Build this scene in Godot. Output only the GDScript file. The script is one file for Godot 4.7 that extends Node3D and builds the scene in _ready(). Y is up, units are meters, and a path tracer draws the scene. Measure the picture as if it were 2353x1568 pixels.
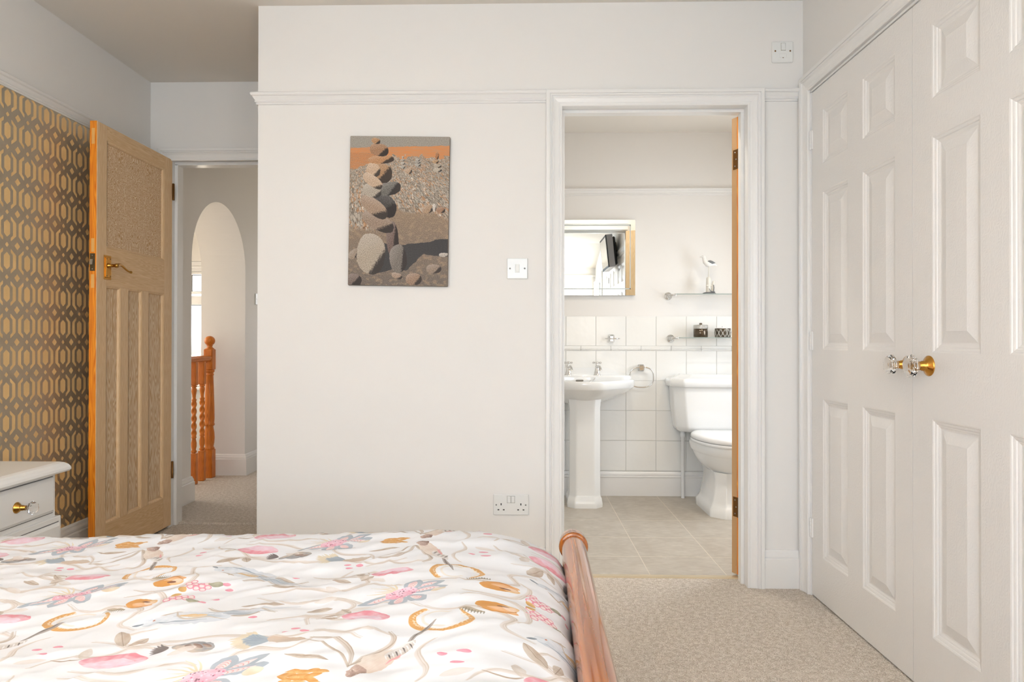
extends Node3D
# A bedroom seen from over the bed: white wall with a stone-stack canvas, an en-suite through the door on the right,
# fitted wardrobe doors, an old stripped pine door and the landing beyond it.
# World: metres, y up, the camera stands at x = 0, z = 0 and looks along -z.

var M := {}
var rng := RandomNumberGenerator.new()

func _ready() -> void:
	rng.seed = 7
	setup_camera()
	setup_light()
	make_materials()
	build_shell()
	build_trims()
	build_wardrobe()
	build_bedroom_door()
	build_bathroom()
	build_bathroom_door()
	build_landing()
	build_bed()
	build_bedside()
	build_wall_things()
	build_rear()

# ------------------------------------------------------------------ camera and light
func setup_camera() -> void:
	var cam := Camera3D.new()
	cam.name = "camera"
	cam.projection = Camera3D.PROJECTION_FRUSTUM
	cam.near = 0.05
	cam.far = 60.0
	cam.size = 2.0 * 784.0 / 1630.0 * 0.05
	cam.frustum_offset = Vector2(0.01258, -0.00399) * 0.05
	cam.position = Vector3(0, 1.0, 0)
	cam.rotation = Vector3(0.0052, atan(0.0245), 0.0016)
	cam.current = true
	add_child(cam)

func area(nm: String, pos: Vector3, rot: Vector3, size: Vector2, e: float, c: Color) -> void:
	var l := AreaLight3D.new()
	l.name = nm
	l.area_size = size
	l.light_energy = e
	l.light_color = c
	l.position = pos
	l.rotation_degrees = rot
	l.area_range = 12.0
	l.area_attenuation = 2.0
	l.shadow_enabled = true
	add_child(l)

func setup_light() -> void:
	var e := Environment.new()
	e.background_mode = Environment.BG_SKY
	var sm := ProceduralSkyMaterial.new()
	sm.sky_top_color = Color(0.80, 0.88, 1.0)
	sm.sky_horizon_color = Color(0.97, 0.98, 1.0)
	sm.ground_bottom_color = Color(0.55, 0.56, 0.52)
	sm.ground_horizon_color = Color(0.80, 0.81, 0.80)
	sm.sky_energy_multiplier = 1.5
	sm.ground_energy_multiplier = 1.1
	sm.sun_angle_max = 0.0
	var sky := Sky.new()
	sky.sky_material = sm
	e.sky = sky
	e.tonemap_mode = Environment.TONE_MAPPER_LINEAR
	e.tonemap_exposure = 1.33
	e.sdfgi_enabled = true
	e.ssao_enabled = true
	e.ssil_enabled = true
	var we := WorldEnvironment.new()
	we.name = "environment"
	we.environment = e
	add_child(we)
	# daylight of the seen stair window; the rest stand for unseen or added windows
	area("unseen_window_daylight", Vector3(-0.40, 1.4, 1.70), Vector3(0, 0, 0), Vector2(1.85, 1.2), 3.0, Color(0.83, 0.92, 1.0))  # window out of view behind the camera, placed to light wall and bed
	area("added_left_fill", Vector3(-1.97, 1.36, 0.92), Vector3(0, -90, 0), Vector2(1.0, 1.1), 1.9, Color(0.86, 0.93, 1.0))  # added fill from the left, brightens the wardrobe
	area("added_right_fill", Vector3(1.12, 1.36, 1.28), Vector3(0, 90, 0), Vector2(0.7, 1.1), 2.3, Color(1.0, 0.965, 0.92))  # added fill from the right, brightens the left wall and recess
	area("added_landing_fill", Vector3(-1.55, 1.35, -6.27), Vector3(0, 180, 0), Vector2(0.55, 1.0), 0.08, Color(1.0, 0.95, 0.87))  # added fill for the landing carpet
	area("unseen_stairwell_daylight", Vector3(-3.37, 1.3, -4.85), Vector3(0, -90, 0), Vector2(0.7, 1.1), 0.62, Color(1.0, 0.93, 0.83))  # source out of view, placed to light the arch jamb
	area("stair_window_daylight", Vector3(-2.85, 1.3, -7.2), Vector3(0, 180, 0), Vector2(1.6, 2.0), 18.0, Color(1.0, 0.95, 0.87))
	area("unseen_bathroom_daylight", Vector3(1.85, 1.2, -3.95), Vector3(0, 115, 0), Vector2(0.55, 0.8), 1.05, Color(0.92, 0.96, 1.0))  # source out of view on the right, turned to light basin and tiles

# ------------------------------------------------------------------ naming
func lab(n: Node, label: String, cat: String, group := "", kind := "") -> Node:
	if label: n.set_meta("label", label)
	if cat: n.set_meta("category", cat)
	if group: n.set_meta("group", group)
	if kind: n.set_meta("kind", kind)
	return n

func numbered(called: String) -> String:
	if not has_node(NodePath(called)): return called
	var k := 1
	while has_node(NodePath("%s_%03d" % [called, k])): k += 1
	return "%s_%03d" % [called, k]

func thing(called: String, label: String, cat: String, at := Vector3.ZERO, rot := Vector3.ZERO, group := "", kind := "") -> Node3D:
	var o := Node3D.new()
	o.name = numbered(called)
	add_child(o, true)
	o.position = at
	o.rotation = rot
	lab(o, label, cat, group, kind)
	return o

func obj(called: String, st: SurfaceTool, m: Material, parent: Node = self) -> MeshInstance3D:
	st.generate_normals()
	return objm(called, st.commit(), m, parent)

func objm(called: String, mesh: Mesh, m: Material, parent: Node = self) -> MeshInstance3D:
	var o := MeshInstance3D.new()
	o.mesh = mesh
	o.material_override = m
	if parent == self:
		o.name = numbered(called)
	else:
		var nm := called
		var k := 1
		while parent.has_node(NodePath(nm)):
			nm = "%s_%03d" % [called, k]
			k += 1
		o.name = nm
	parent.add_child(o, true)
	return o

func mesh_of(st: SurfaceTool) -> Mesh:
	st.generate_normals()
	return st.commit()

func struct(called: String, st: SurfaceTool, m: Material, label: String, cat: String) -> MeshInstance3D:
	var o := obj(called, st, m)
	lab(o, label, cat, "", "structure")
	return o

# ------------------------------------------------------------------ shapes
func new_st(smooth := false) -> SurfaceTool:
	var st := SurfaceTool.new()
	st.begin(Mesh.PRIMITIVE_TRIANGLES)
	st.set_smooth_group(0 if smooth else -1)
	return st

func tri(st: SurfaceTool, a: Vector3, b: Vector3, c: Vector3) -> void:
	st.add_vertex(a); st.add_vertex(b); st.add_vertex(c)

func tri_n(st: SurfaceTool, a: Vector3, b: Vector3, c: Vector3, n: Vector3) -> void:
	if (a - c).cross(a - b).dot(n) < 0.0: tri(st, a, c, b)
	else: tri(st, a, b, c)

func quad_n(st: SurfaceTool, a: Vector3, b: Vector3, c: Vector3, d: Vector3, n: Vector3) -> void:
	tri_n(st, a, b, c, n); tri_n(st, a, c, d, n)

# box from corner to corner with chamfered edges
func cbox(st: SurfaceTool, lo: Vector3, hi: Vector3, ch := 0.0, xf := Transform3D()) -> void:
	var c := (lo + hi) * 0.5
	var h := (hi - lo) * 0.5
	st.set_smooth_group(-1)
	var P := func(ax: int, s: Vector3) -> Vector3:
		var v := h
		for i in 3:
			if i != ax: v[i] -= ch
		return xf * (c + v * s)
	for ax in 3:
		var u := (ax + 1) % 3
		var w := (ax + 2) % 3
		for sg in [-1.0, 1.0]:
			var q: Array = []
			for k in [[-1, -1], [1, -1], [1, 1], [-1, 1]]:
				var s := Vector3.ONE
				s[ax] = sg; s[u] = k[0]; s[w] = k[1]
				q.append(P.call(ax, s))
			var n := Vector3.ZERO
			n[ax] = sg
			quad_n(st, q[0], q[1], q[2], q[3], xf.basis * n)
	if ch <= 0.0: return
	for ax in 3:
		var u := (ax + 1) % 3
		var w := (ax + 2) % 3
		for su in [-1.0, 1.0]:
			for sw in [-1.0, 1.0]:
				var s0 := Vector3.ONE
				s0[ax] = -1.0; s0[u] = su; s0[w] = sw
				var s1 := s0
				s1[ax] = 1.0
				var n := Vector3.ZERO
				n[u] = su; n[w] = sw
				quad_n(st, P.call(u, s0), P.call(u, s1), P.call(w, s1), P.call(w, s0), xf.basis * n)
	for sx in [-1.0, 1.0]:
		for sy in [-1.0, 1.0]:
			for sz in [-1.0, 1.0]:
				var s := Vector3(sx, sy, sz)
				tri_n(st, P.call(0, s), P.call(1, s), P.call(2, s), xf.basis * s)

func bx(st: SurfaceTool, x0: float, x1: float, y0: float, y1: float, z0: float, z1: float, ch := 0.0) -> void:
	cbox(st, Vector3(minf(x0, x1), minf(y0, y1), minf(z0, z1)), Vector3(maxf(x0, x1), maxf(y0, y1), maxf(z0, z1)), ch)

# rings of equal length, joined; points run (cos, sin) in x, z as rings climb
func loft(st: SurfaceTool, rings: Array, cap0 := true, cap1 := true, xf := Transform3D(), smooth := 0) -> void:
	st.set_smooth_group(smooth)
	var n: int = rings[0].size()
	for j in rings.size() - 1:
		for i in n:
			var i2 := (i + 1) % n
			var a: Vector3 = xf * rings[j][i]
			var b: Vector3 = xf * rings[j + 1][i]
			var c: Vector3 = xf * rings[j + 1][i2]
			var d: Vector3 = xf * rings[j][i2]
			if not a.is_equal_approx(d): tri(st, a, d, c)
			if not b.is_equal_approx(c): tri(st, a, c, b)
	st.set_smooth_group(-1)
	for e in 2:
		if (e == 0 and not cap0) or (e == 1 and not cap1): continue
		var r: Array = rings[0] if e == 0 else rings[rings.size() - 1]
		var m := Vector3.ZERO
		for p in r: m += p
		m = xf * (m / n)
		for i in n:
			var p: Vector3 = xf * r[i]
			var q: Vector3 = xf * r[(i + 1) % n]
			if p.is_equal_approx(q): continue
			if e == 0: tri(st, m, q, p)
			else: tri(st, m, p, q)

func ring(r: float, y: float, n: int, rx := 1.0, rz := 1.0, c := Vector3.ZERO, turn := 0.0) -> Array:
	var a: Array = []
	for i in n:
		var t := TAU * i / n + turn
		a.append(c + Vector3(cos(t) * r * rx, y, sin(t) * r * rz))
	return a

# profile: [radius, height] from the bottom up
func lathe(st: SurfaceTool, prof: Array, n := 24, xf := Transform3D(), smooth := 0, turn := 0.0) -> void:
	var rings: Array = []
	for p in prof: rings.append(ring(maxf(p[0], 0.00001), p[1], n, 1, 1, Vector3.ZERO, turn))
	loft(st, rings, true, true, xf, smooth)

func tube(st: SurfaceTool, pts: Array, r, n := 10, xf := Transform3D(), closed := false) -> void:
	var rings: Array = []
	var up := Vector3.UP
	for i in pts.size():
		var d: Vector3
		if closed: d = pts[(i + 1) % pts.size()] - pts[posmod(i - 1, pts.size())]
		else: d = pts[mini(i + 1, pts.size() - 1)] - pts[maxi(i - 1, 0)]
		d = d.normalized()
		if i == 0:
			up = Vector3.UP if absf(d.y) < 0.9 else Vector3.RIGHT
		var u := (up - d * up.dot(d)).normalized()
		up = u
		var v := u.cross(d)
		var rr: float = r if typeof(r) != TYPE_ARRAY else r[i]
		var a: Array = []
		for k in n:
			var t := TAU * k / n
			a.append(pts[i] + (u * cos(t) + v * sin(t)) * rr)
		rings.append(a)
	if closed: rings.append(rings[0])
	loft(st, rings, not closed, not closed, xf)

# sweep a profile along a path that lies in a plane of normal N; profile x goes along dir x N, profile y along N
func sweep(st: SurfaceTool, path: Array, N: Vector3, prof: Array, closed := false, smooth := false) -> void:
	var np := path.size()
	var rings: Array = []
	for i in np:
		var d0: Vector3
		var d1: Vector3
		var has0 := closed or i > 0
		var has1 := closed or i < np - 1
		if has0: d0 = (path[i] - path[posmod(i - 1, np)]).normalized()
		if has1: d1 = (path[(i + 1) % np] - path[i]).normalized()
		if not has0: d0 = d1
		if not has1: d1 = d0
		var s1 := d1.cross(N)
		var m := (d0.cross(N) + s1).normalized()
		m = m / maxf(m.dot(s1), 0.2)
		var a: Array = []
		for p in prof: a.append(path[i] + m * p[0] + N * p[1])
		rings.append(a)
	if closed: rings.append(rings[0])
	var area2 := 0.0
	var pc := Vector2.ZERO
	for k in prof.size():
		var p = prof[k]
		var q = prof[(k + 1) % prof.size()]
		area2 += p[0] * q[1] - q[0] * p[1]
	st.set_smooth_group(1 if smooth else -1)
	for j in rings.size() - 1:
		var dd: Vector3 = (path[(j + 1) % np] - path[j]).normalized()
		var sd := dd.cross(N)
		for k in prof.size() - 1:
			var t := Vector2(prof[k + 1][0] - prof[k][0], prof[k + 1][1] - prof[k][1])
			var o := Vector2(t.y, -t.x) * signf(area2)
			quad_n(st, rings[j][k], rings[j][k + 1], rings[j + 1][k + 1], rings[j + 1][k], sd * o.x + N * o.y)
	if not closed:
		st.set_smooth_group(-1)
		var poly := PackedVector2Array()
		for p in prof: poly.append(Vector2(p[0], p[1]))
		var idx := Geometry2D.triangulate_polygon(poly)
		for e in 2:
			var r: Array = rings[0] if e == 0 else rings[rings.size() - 1]
			var n: Vector3 = (path[0] - path[1]) if e == 0 else (path[np - 1] - path[np - 2])
			for q in range(0, idx.size(), 3):
				tri_n(st, r[idx[q]], r[idx[q + 1]], r[idx[q + 2]], n)

# a flat polygon in x, y given thickness along z
func slab(st: SurfaceTool, poly: Array, z0: float, z1: float, xf := Transform3D()) -> void:
	var pv := PackedVector2Array()
	for p in poly: pv.append(Vector2(p[0], p[1]))
	if Geometry2D.is_polygon_clockwise(pv): pv.reverse()
	var idx := Geometry2D.triangulate_polygon(pv)
	st.set_smooth_group(-1)
	for zi in [z0, z1]:
		var n := Vector3(0, 0, signf(zi - (z0 + z1) * 0.5))
		for q in range(0, idx.size(), 3):
			tri_n(st, xf * Vector3(pv[idx[q]].x, pv[idx[q]].y, zi), xf * Vector3(pv[idx[q + 1]].x, pv[idx[q + 1]].y, zi), xf * Vector3(pv[idx[q + 2]].x, pv[idx[q + 2]].y, zi), xf.basis * n)
	for i in pv.size():
		var a := pv[i]
		var b := pv[(i + 1) % pv.size()]
		var n := Vector3(b.y - a.y, a.x - b.x, 0)
		quad_n(st, xf * Vector3(a.x, a.y, z0), xf * Vector3(b.x, b.y, z0), xf * Vector3(b.x, b.y, z1), xf * Vector3(a.x, a.y, z1), xf.basis * n)

func rot_xf(axis: Vector3, deg: float, at := Vector3.ZERO) -> Transform3D:
	return Transform3D(Basis(axis, deg_to_rad(deg)), at)

# ------------------------------------------------------------------ materials
func c8(r: float, g: float, b: float) -> Color:
	return Color(r / 255.0, g / 255.0, b / 255.0)

func mat(nm: String, c: Color, rough := 0.6, metal := 0.0) -> StandardMaterial3D:
	var m := StandardMaterial3D.new()
	m.resource_name = nm
	m.albedo_color = c
	m.roughness = rough
	m.metallic = metal
	M[nm] = m
	return m

func fnl(sd: int, f: float, oct := 3, typ := FastNoiseLite.TYPE_SIMPLEX_SMOOTH) -> FastNoiseLite:
	var n := FastNoiseLite.new()
	n.seed = sd
	n.frequency = f
	n.noise_type = typ
	n.fractal_octaves = oct
	n.fractal_type = FastNoiseLite.FRACTAL_FBM if oct > 1 else FastNoiseLite.FRACTAL_NONE
	return n

func tex(im: Image) -> ImageTexture:
	return ImageTexture.create_from_image(im)

func tri_map(m: StandardMaterial3D, scale: Vector3, world := true) -> void:
	m.uv1_triplanar = true
	m.uv1_world_triplanar = world
	m.uv1_triplanar_sharpness = 8.0
	m.uv1_scale = scale

# bands of grain: 'rings' contour lines of a warped noise, blended from dark to pale
func wood_img(w: int, h: int, sd: int, fx: float, fy: float, rings: float, dark: Color, pale: Color, fleck := 0.25, across := false) -> Image:
	var n := fnl(sd, 1.0, 2)
	var n2 := fnl(sd + 9, 1.0, 2)
	var im := Image.create(w, h, false, Image.FORMAT_RGB8)
	for y in h:
		for x in w:
			var u := float(x) / w
			var v := float(y) / h
			if across:
				var q := u
				u = v; v = q
			# mirrored across the middle so that the edges meet
			var um := 1.0 - absf(2.0 * u - 1.0)
			var vm := 1.0 - absf(2.0 * v - 1.0)
			var a := n.get_noise_2d(um * fx, vm * fy)
			var b := n2.get_noise_2d(um * fx * 9.0, vm * fy * 2.0)
			var r := absf(fposmod(a * rings, 1.0) * 2.0 - 1.0)
			r = clampf(r * 1.25 - 0.12 + b * fleck, 0.0, 1.0)
			im.set_pixel(x, y, dark.lerp(pale, r))
	return im

func speck_img(s: int, sd: int, a: Color, b: Color, f1: float, f2: float, k := 0.6) -> Image:
	var n1 := fnl(sd, f1, 2)
	var n2 := fnl(sd + 3, f2, 2)
	var i1 := n1.get_seamless_image(s, s)
	var i2 := n2.get_seamless_image(s, s)
	var im := Image.create(s, s, false, Image.FORMAT_RGB8)
	for y in s:
		for x in s:
			var t := clampf(k * i1.get_pixel(x, y).r + (1.0 - k) * i2.get_pixel(x, y).r, 0.0, 1.0)
			t = clampf((t - 0.5) * 1.9 + 0.5, 0.0, 1.0)
			im.set_pixel(x, y, a.lerp(b, t))
	return im

func bump_of(s: int, sd: int, f: float, oct := 3) -> ImageTexture:
	return tex(fnl(sd, f, oct).get_seamless_image(s, s))

func add_bump(m: StandardMaterial3D, t: Texture2D, cm: float) -> void:
	m.heightmap_enabled = true
	m.heightmap_texture = t
	m.heightmap_scale = cm

func wallpaper_imgs() -> Array:
	var W := 256
	var H := 288
	var px := 0.1137
	var py := 0.127
	var col := Image.create(W, H, false, Image.FORMAT_RGB8)
	var met := Image.create(W, H, false, Image.FORMAT_RGB8)
	var n := fnl(31, 0.35, 2)
	var gold := c8(240, 202, 142)
	var silver := c8(206, 194, 174)
	for y in H:
		for x in W:
			var u := (float(x) / W - 0.5) * px
			var v := (float(y) / H - 0.5) * py
			var best := 0
			# the filled hexagon of this cell and the hooked brackets on either side of it
			var a := absf(u)
			var b := absf(v)
			var mh := maxf(a, a + (b - 0.0207) / 0.81)
			var mb := maxf(a, a + (b - 0.0255) / 0.82)
			if mh < 0.0165: best = 1
			elif mb > 0.0320 and mb < 0.0500 and a > 0.0205 and b < 0.0475: best = 1
			# small diamonds between the hexagons, larger ones between the columns
			var d1 := absf(u) + absf(absf(v) - py * 0.5)
			var d2 := absf(absf(u) - px * 0.5) + absf(absf(v) - py * 0.5)
			if d1 < 0.0100: best = 1
			if d2 < 0.0158: best = 1
			var g := n.get_noise_2d(x, y) * 0.06
			var line := n.get_noise_2d(x * 0.2, y * 9.0) * 0.03
			if best == 1:
				col.set_pixel(x, y, gold.lightened(maxf(0.0, line)).darkened(maxf(0.0, -line)))
				met.set_pixel(x, y, Color(0.05, 0.05, 0.05))
			else:
				col.set_pixel(x, y, silver.lightened(maxf(0.0, g)).darkened(maxf(0.0, -g * 2.0)))
				met.set_pixel(x, y, Color(0.75, 0.75, 0.75))
	return [col, met]

func make_materials() -> void:
	var m := mat("wall_paint", c8(236, 233, 229), 0.75)
	m.metallic_specular = 0.3
	m = mat("ceiling_paint", c8(235, 229, 220), 0.85)
	m.metallic_specular = 0.2
	m = mat("gloss_white", c8(238, 236, 233), 0.28)
	m = mat("door_white", c8(235, 232, 228), 0.3)
	var g := wood_img(256, 512, 5, 14.0, 2.2, 5.0, Color.BLACK, Color.WHITE, 0.5)
	add_bump(m, tex(g), 0.03)
	tri_map(m, Vector3.ONE * 2.2)
	m = mat("furniture_white", c8(238, 236, 232), 0.3)
	m = mat("pvc_white", c8(240, 240, 240), 0.2)
	m = mat("plate_white", c8(236, 236, 233), 0.18)
	m = mat("slot_dark", c8(52, 50, 48), 0.6)
	m = mat("screw_steel", c8(150, 148, 144), 0.35, 1.0)
	m = mat("chrome", c8(225, 224, 222), 0.08, 1.0)
	m = mat("brass", c8(196, 146, 70), 0.22, 1.0)
	m = mat("old_brass", c8(120, 84, 44), 0.4, 0.9)
	m = mat("dark_steel", c8(84, 72, 52), 0.45, 0.8)
	m = mat("ceramic", c8(240, 240, 238), 0.06)
	m.clearcoat_enabled = true
	m.clearcoat = 0.6
	m.clearcoat_roughness = 0.03
	m = mat("wall_tile", c8(240, 239, 235), 0.1)
	add_bump(m, bump_of(256, 12, 0.02, 2), 0.05)
	tri_map(m, Vector3.ONE * 3.0)
	m = mat("grout", c8(205, 203, 197), 0.9)
	m = mat("mirror", c8(235, 238, 236), 0.0, 1.0)
	m = mat("mirror_frost", c8(196, 202, 200), 0.5)
	m = mat("screen_black", c8(14, 14, 16), 0.12)
	m = mat("tv_silver", c8(170, 170, 172), 0.35, 0.3)
	m = mat("tv_back", c8(24, 24, 25), 0.6)
	m = mat("glass", Color(0.97, 0.99, 0.985, 0.06), 0.0)
	m.transparency = BaseMaterial3D.TRANSPARENCY_ALPHA
	m = mat("shelf_glass", Color(0.84, 0.90, 0.87, 0.10), 0.0)
	m.transparency = BaseMaterial3D.TRANSPARENCY_ALPHA
	m = mat("shelf_edge", c8(150, 160, 155), 0.15)
	m = mat("crystal", Color(1, 1, 1, 0.0), 0.0)
	m.refraction_enabled = true
	m.refraction_scale = 0.05
	# woods
	var pale := wood_img(256, 512, 41, 7.0, 0.9, 4.0, c8(222, 186, 140), c8(236, 206, 166), 0.3)
	m = mat("pine_upright", Color.WHITE, 0.55)
	m.albedo_texture = tex(pale)
	tri_map(m, Vector3(3.2, 1.0, 3.2), false)
	var pale_h := wood_img(512, 256, 43, 7.0, 0.9, 4.0, c8(218, 180, 130), c8(234, 202, 160), 0.3, true)
	m = mat("pine_across", Color.WHITE, 0.55)
	m.albedo_texture = tex(pale_h)
	tri_map(m, Vector3(1.0, 3.2, 3.2), false)
	var burr := wood_img(640, 640, 47, 13.0, 4.2, 4.2, c8(196, 150, 98), c8(244, 226, 200), 0.12)
	m = mat("fir_panel", Color.WHITE, 0.6)
	m.albedo_texture = tex(burr)
	tri_map(m, Vector3(1.5, 1.5, 1.5), false)
	var fine := wood_img(256, 512, 51, 9.0, 1.3, 4.0, c8(204, 164, 116), c8(242, 224, 198), 0.3)
	m = mat("fir_strip", Color.WHITE, 0.6)
	m.albedo_texture = tex(fine)
	tri_map(m, Vector3(2.4, 0.9, 2.4), false)
	var orange := wood_img(256, 512, 53, 5.0, 0.8, 3.0, c8(214, 112, 12), c8(244, 158, 40), 0.2)
	m = mat("varnished_edge", Color.WHITE, 0.35)
	m.albedo_texture = tex(orange)
	tri_map(m, Vector3(4.0, 0.8, 4.0), false)
	m = mat("raw_pine", c8(230, 178, 104), 0.6)
	m = mat("pine_edge", c8(190, 152, 108), 0.7)
	var rail := wood_img(256, 512, 57, 6.0, 0.7, 4.0, c8(186, 98, 22), c8(220, 132, 42), 0.2)
	m = mat("baluster_pine", Color.WHITE, 0.3)
	m.albedo_texture = tex(rail)
	tri_map(m, Vector3(5.0, 1.2, 5.0), false)
	var bedw := wood_img(256, 512, 61, 3.0, 0.3, 1.3, c8(142, 76, 22), c8(184, 108, 36), 0.08)
	m = mat("bed_wood", Color.WHITE, 0.16)
	m.albedo_texture = tex(bedw)
	tri_map(m, Vector3(5.0, 0.7, 5.0), false)
	m.clearcoat_enabled = true
	m.clearcoat = 0.8
	m.clearcoat_roughness = 0.06
	# floors
	m = mat("carpet", Color.WHITE, 1.0)
	m.metallic_specular = 0.1
	m.albedo_texture = tex(speck_img(512, 71, c8(182, 168, 152), c8(242, 234, 224), 0.22, 0.05, 0.7))
	add_bump(m, bump_of(512, 73, 0.2, 2), 0.5)
	tri_map(m, Vector3.ONE * 1.6)
	m = mat("floor_tile", Color.WHITE, 0.45)
	var ft := Image.create(512, 512, false, Image.FORMAT_RGB8)
	var q1 := fnl(81, 1.0, 4)
	var q2 := fnl(83, 1.0, 3)
	for y in 512:
		for x in 512:
			var u := 1.0 - absf(2.0 * x / 512.0 - 1.0)
			var v := 1.0 - absf(2.0 * y / 512.0 - 1.0)
			var t := 0.5 + 0.45 * q1.get_noise_2d(u * 5.0 + v * 4.0, v * 34.0 - u * 6.0) + 0.3 * q2.get_noise_2d(u * 3.0, v * 3.0)
			ft.set_pixel(x, y, c8(170, 160, 146).lerp(c8(203, 196, 184), clampf(t, 0, 1)))
	m.albedo_texture = tex(ft)
	tri_map(m, Vector3.ONE * 1.3)
	m = mat("floor_grout", c8(218, 208, 194), 0.9)
	m = mat("threshold_metal", c8(230, 214, 184), 0.3, 0.8)
	# wallpaper
	var wp := wallpaper_imgs()
	m = mat("wallpaper", Color.WHITE, 0.42)
	m.albedo_texture = tex(wp[0])
	m.metallic = 1.0
	m.metallic_texture = tex(wp[1])
	tri_map(m, Vector3(1, 1.0 / 0.127, 1.0 / 0.1137))
	m.uv1_offset = Vector3(0, 0.157, 0.346)
	# prints
	m = mat("canvas_print", Color.WHITE, 0.8)
	m.albedo_texture = tex(canvas_img())
	m = mat("duvet_print", c8(238, 240, 245), 0.9)
	m.metallic_specular = 0.2
	m.albedo_texture = tex(duvet_img())
	m.rim_enabled = true
	m.rim = 0.2
	m = mat("mattress_white", c8(240, 238, 234), 0.9)
	m = mat("canvas_side", c8(116, 106, 96), 0.85)
	m = mat("pewter", c8(128, 122, 112), 0.25, 1.0)
	m = mat("hammered", c8(210, 208, 202), 0.2, 1.0)
	add_bump(m, bump_of(128, 91, 0.12, 2), 0.25)
	tri_map(m, Vector3.ONE * 18.0)
	m = mat("smoked_glass", c8(92, 80, 66), 0.08, 0.6)
	m = mat("gull_white", c8(242, 240, 236), 0.6)
	m = mat("gull_grey", c8(112, 114, 116), 0.6)
	m = mat("driftwood", c8(226, 222, 212), 0.8)
	m = mat("leaf", c8(150, 156, 134), 0.7)  # pale: overexposure behind the stair window is put into the leaf colour

# ------------------------------------------------------------------ prints
func ell(p: Vector2, c: Vector2, r: Vector2, deg: float) -> float:
	var d := (p - c).rotated(-deg_to_rad(deg))
	return (d / r).length()

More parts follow.
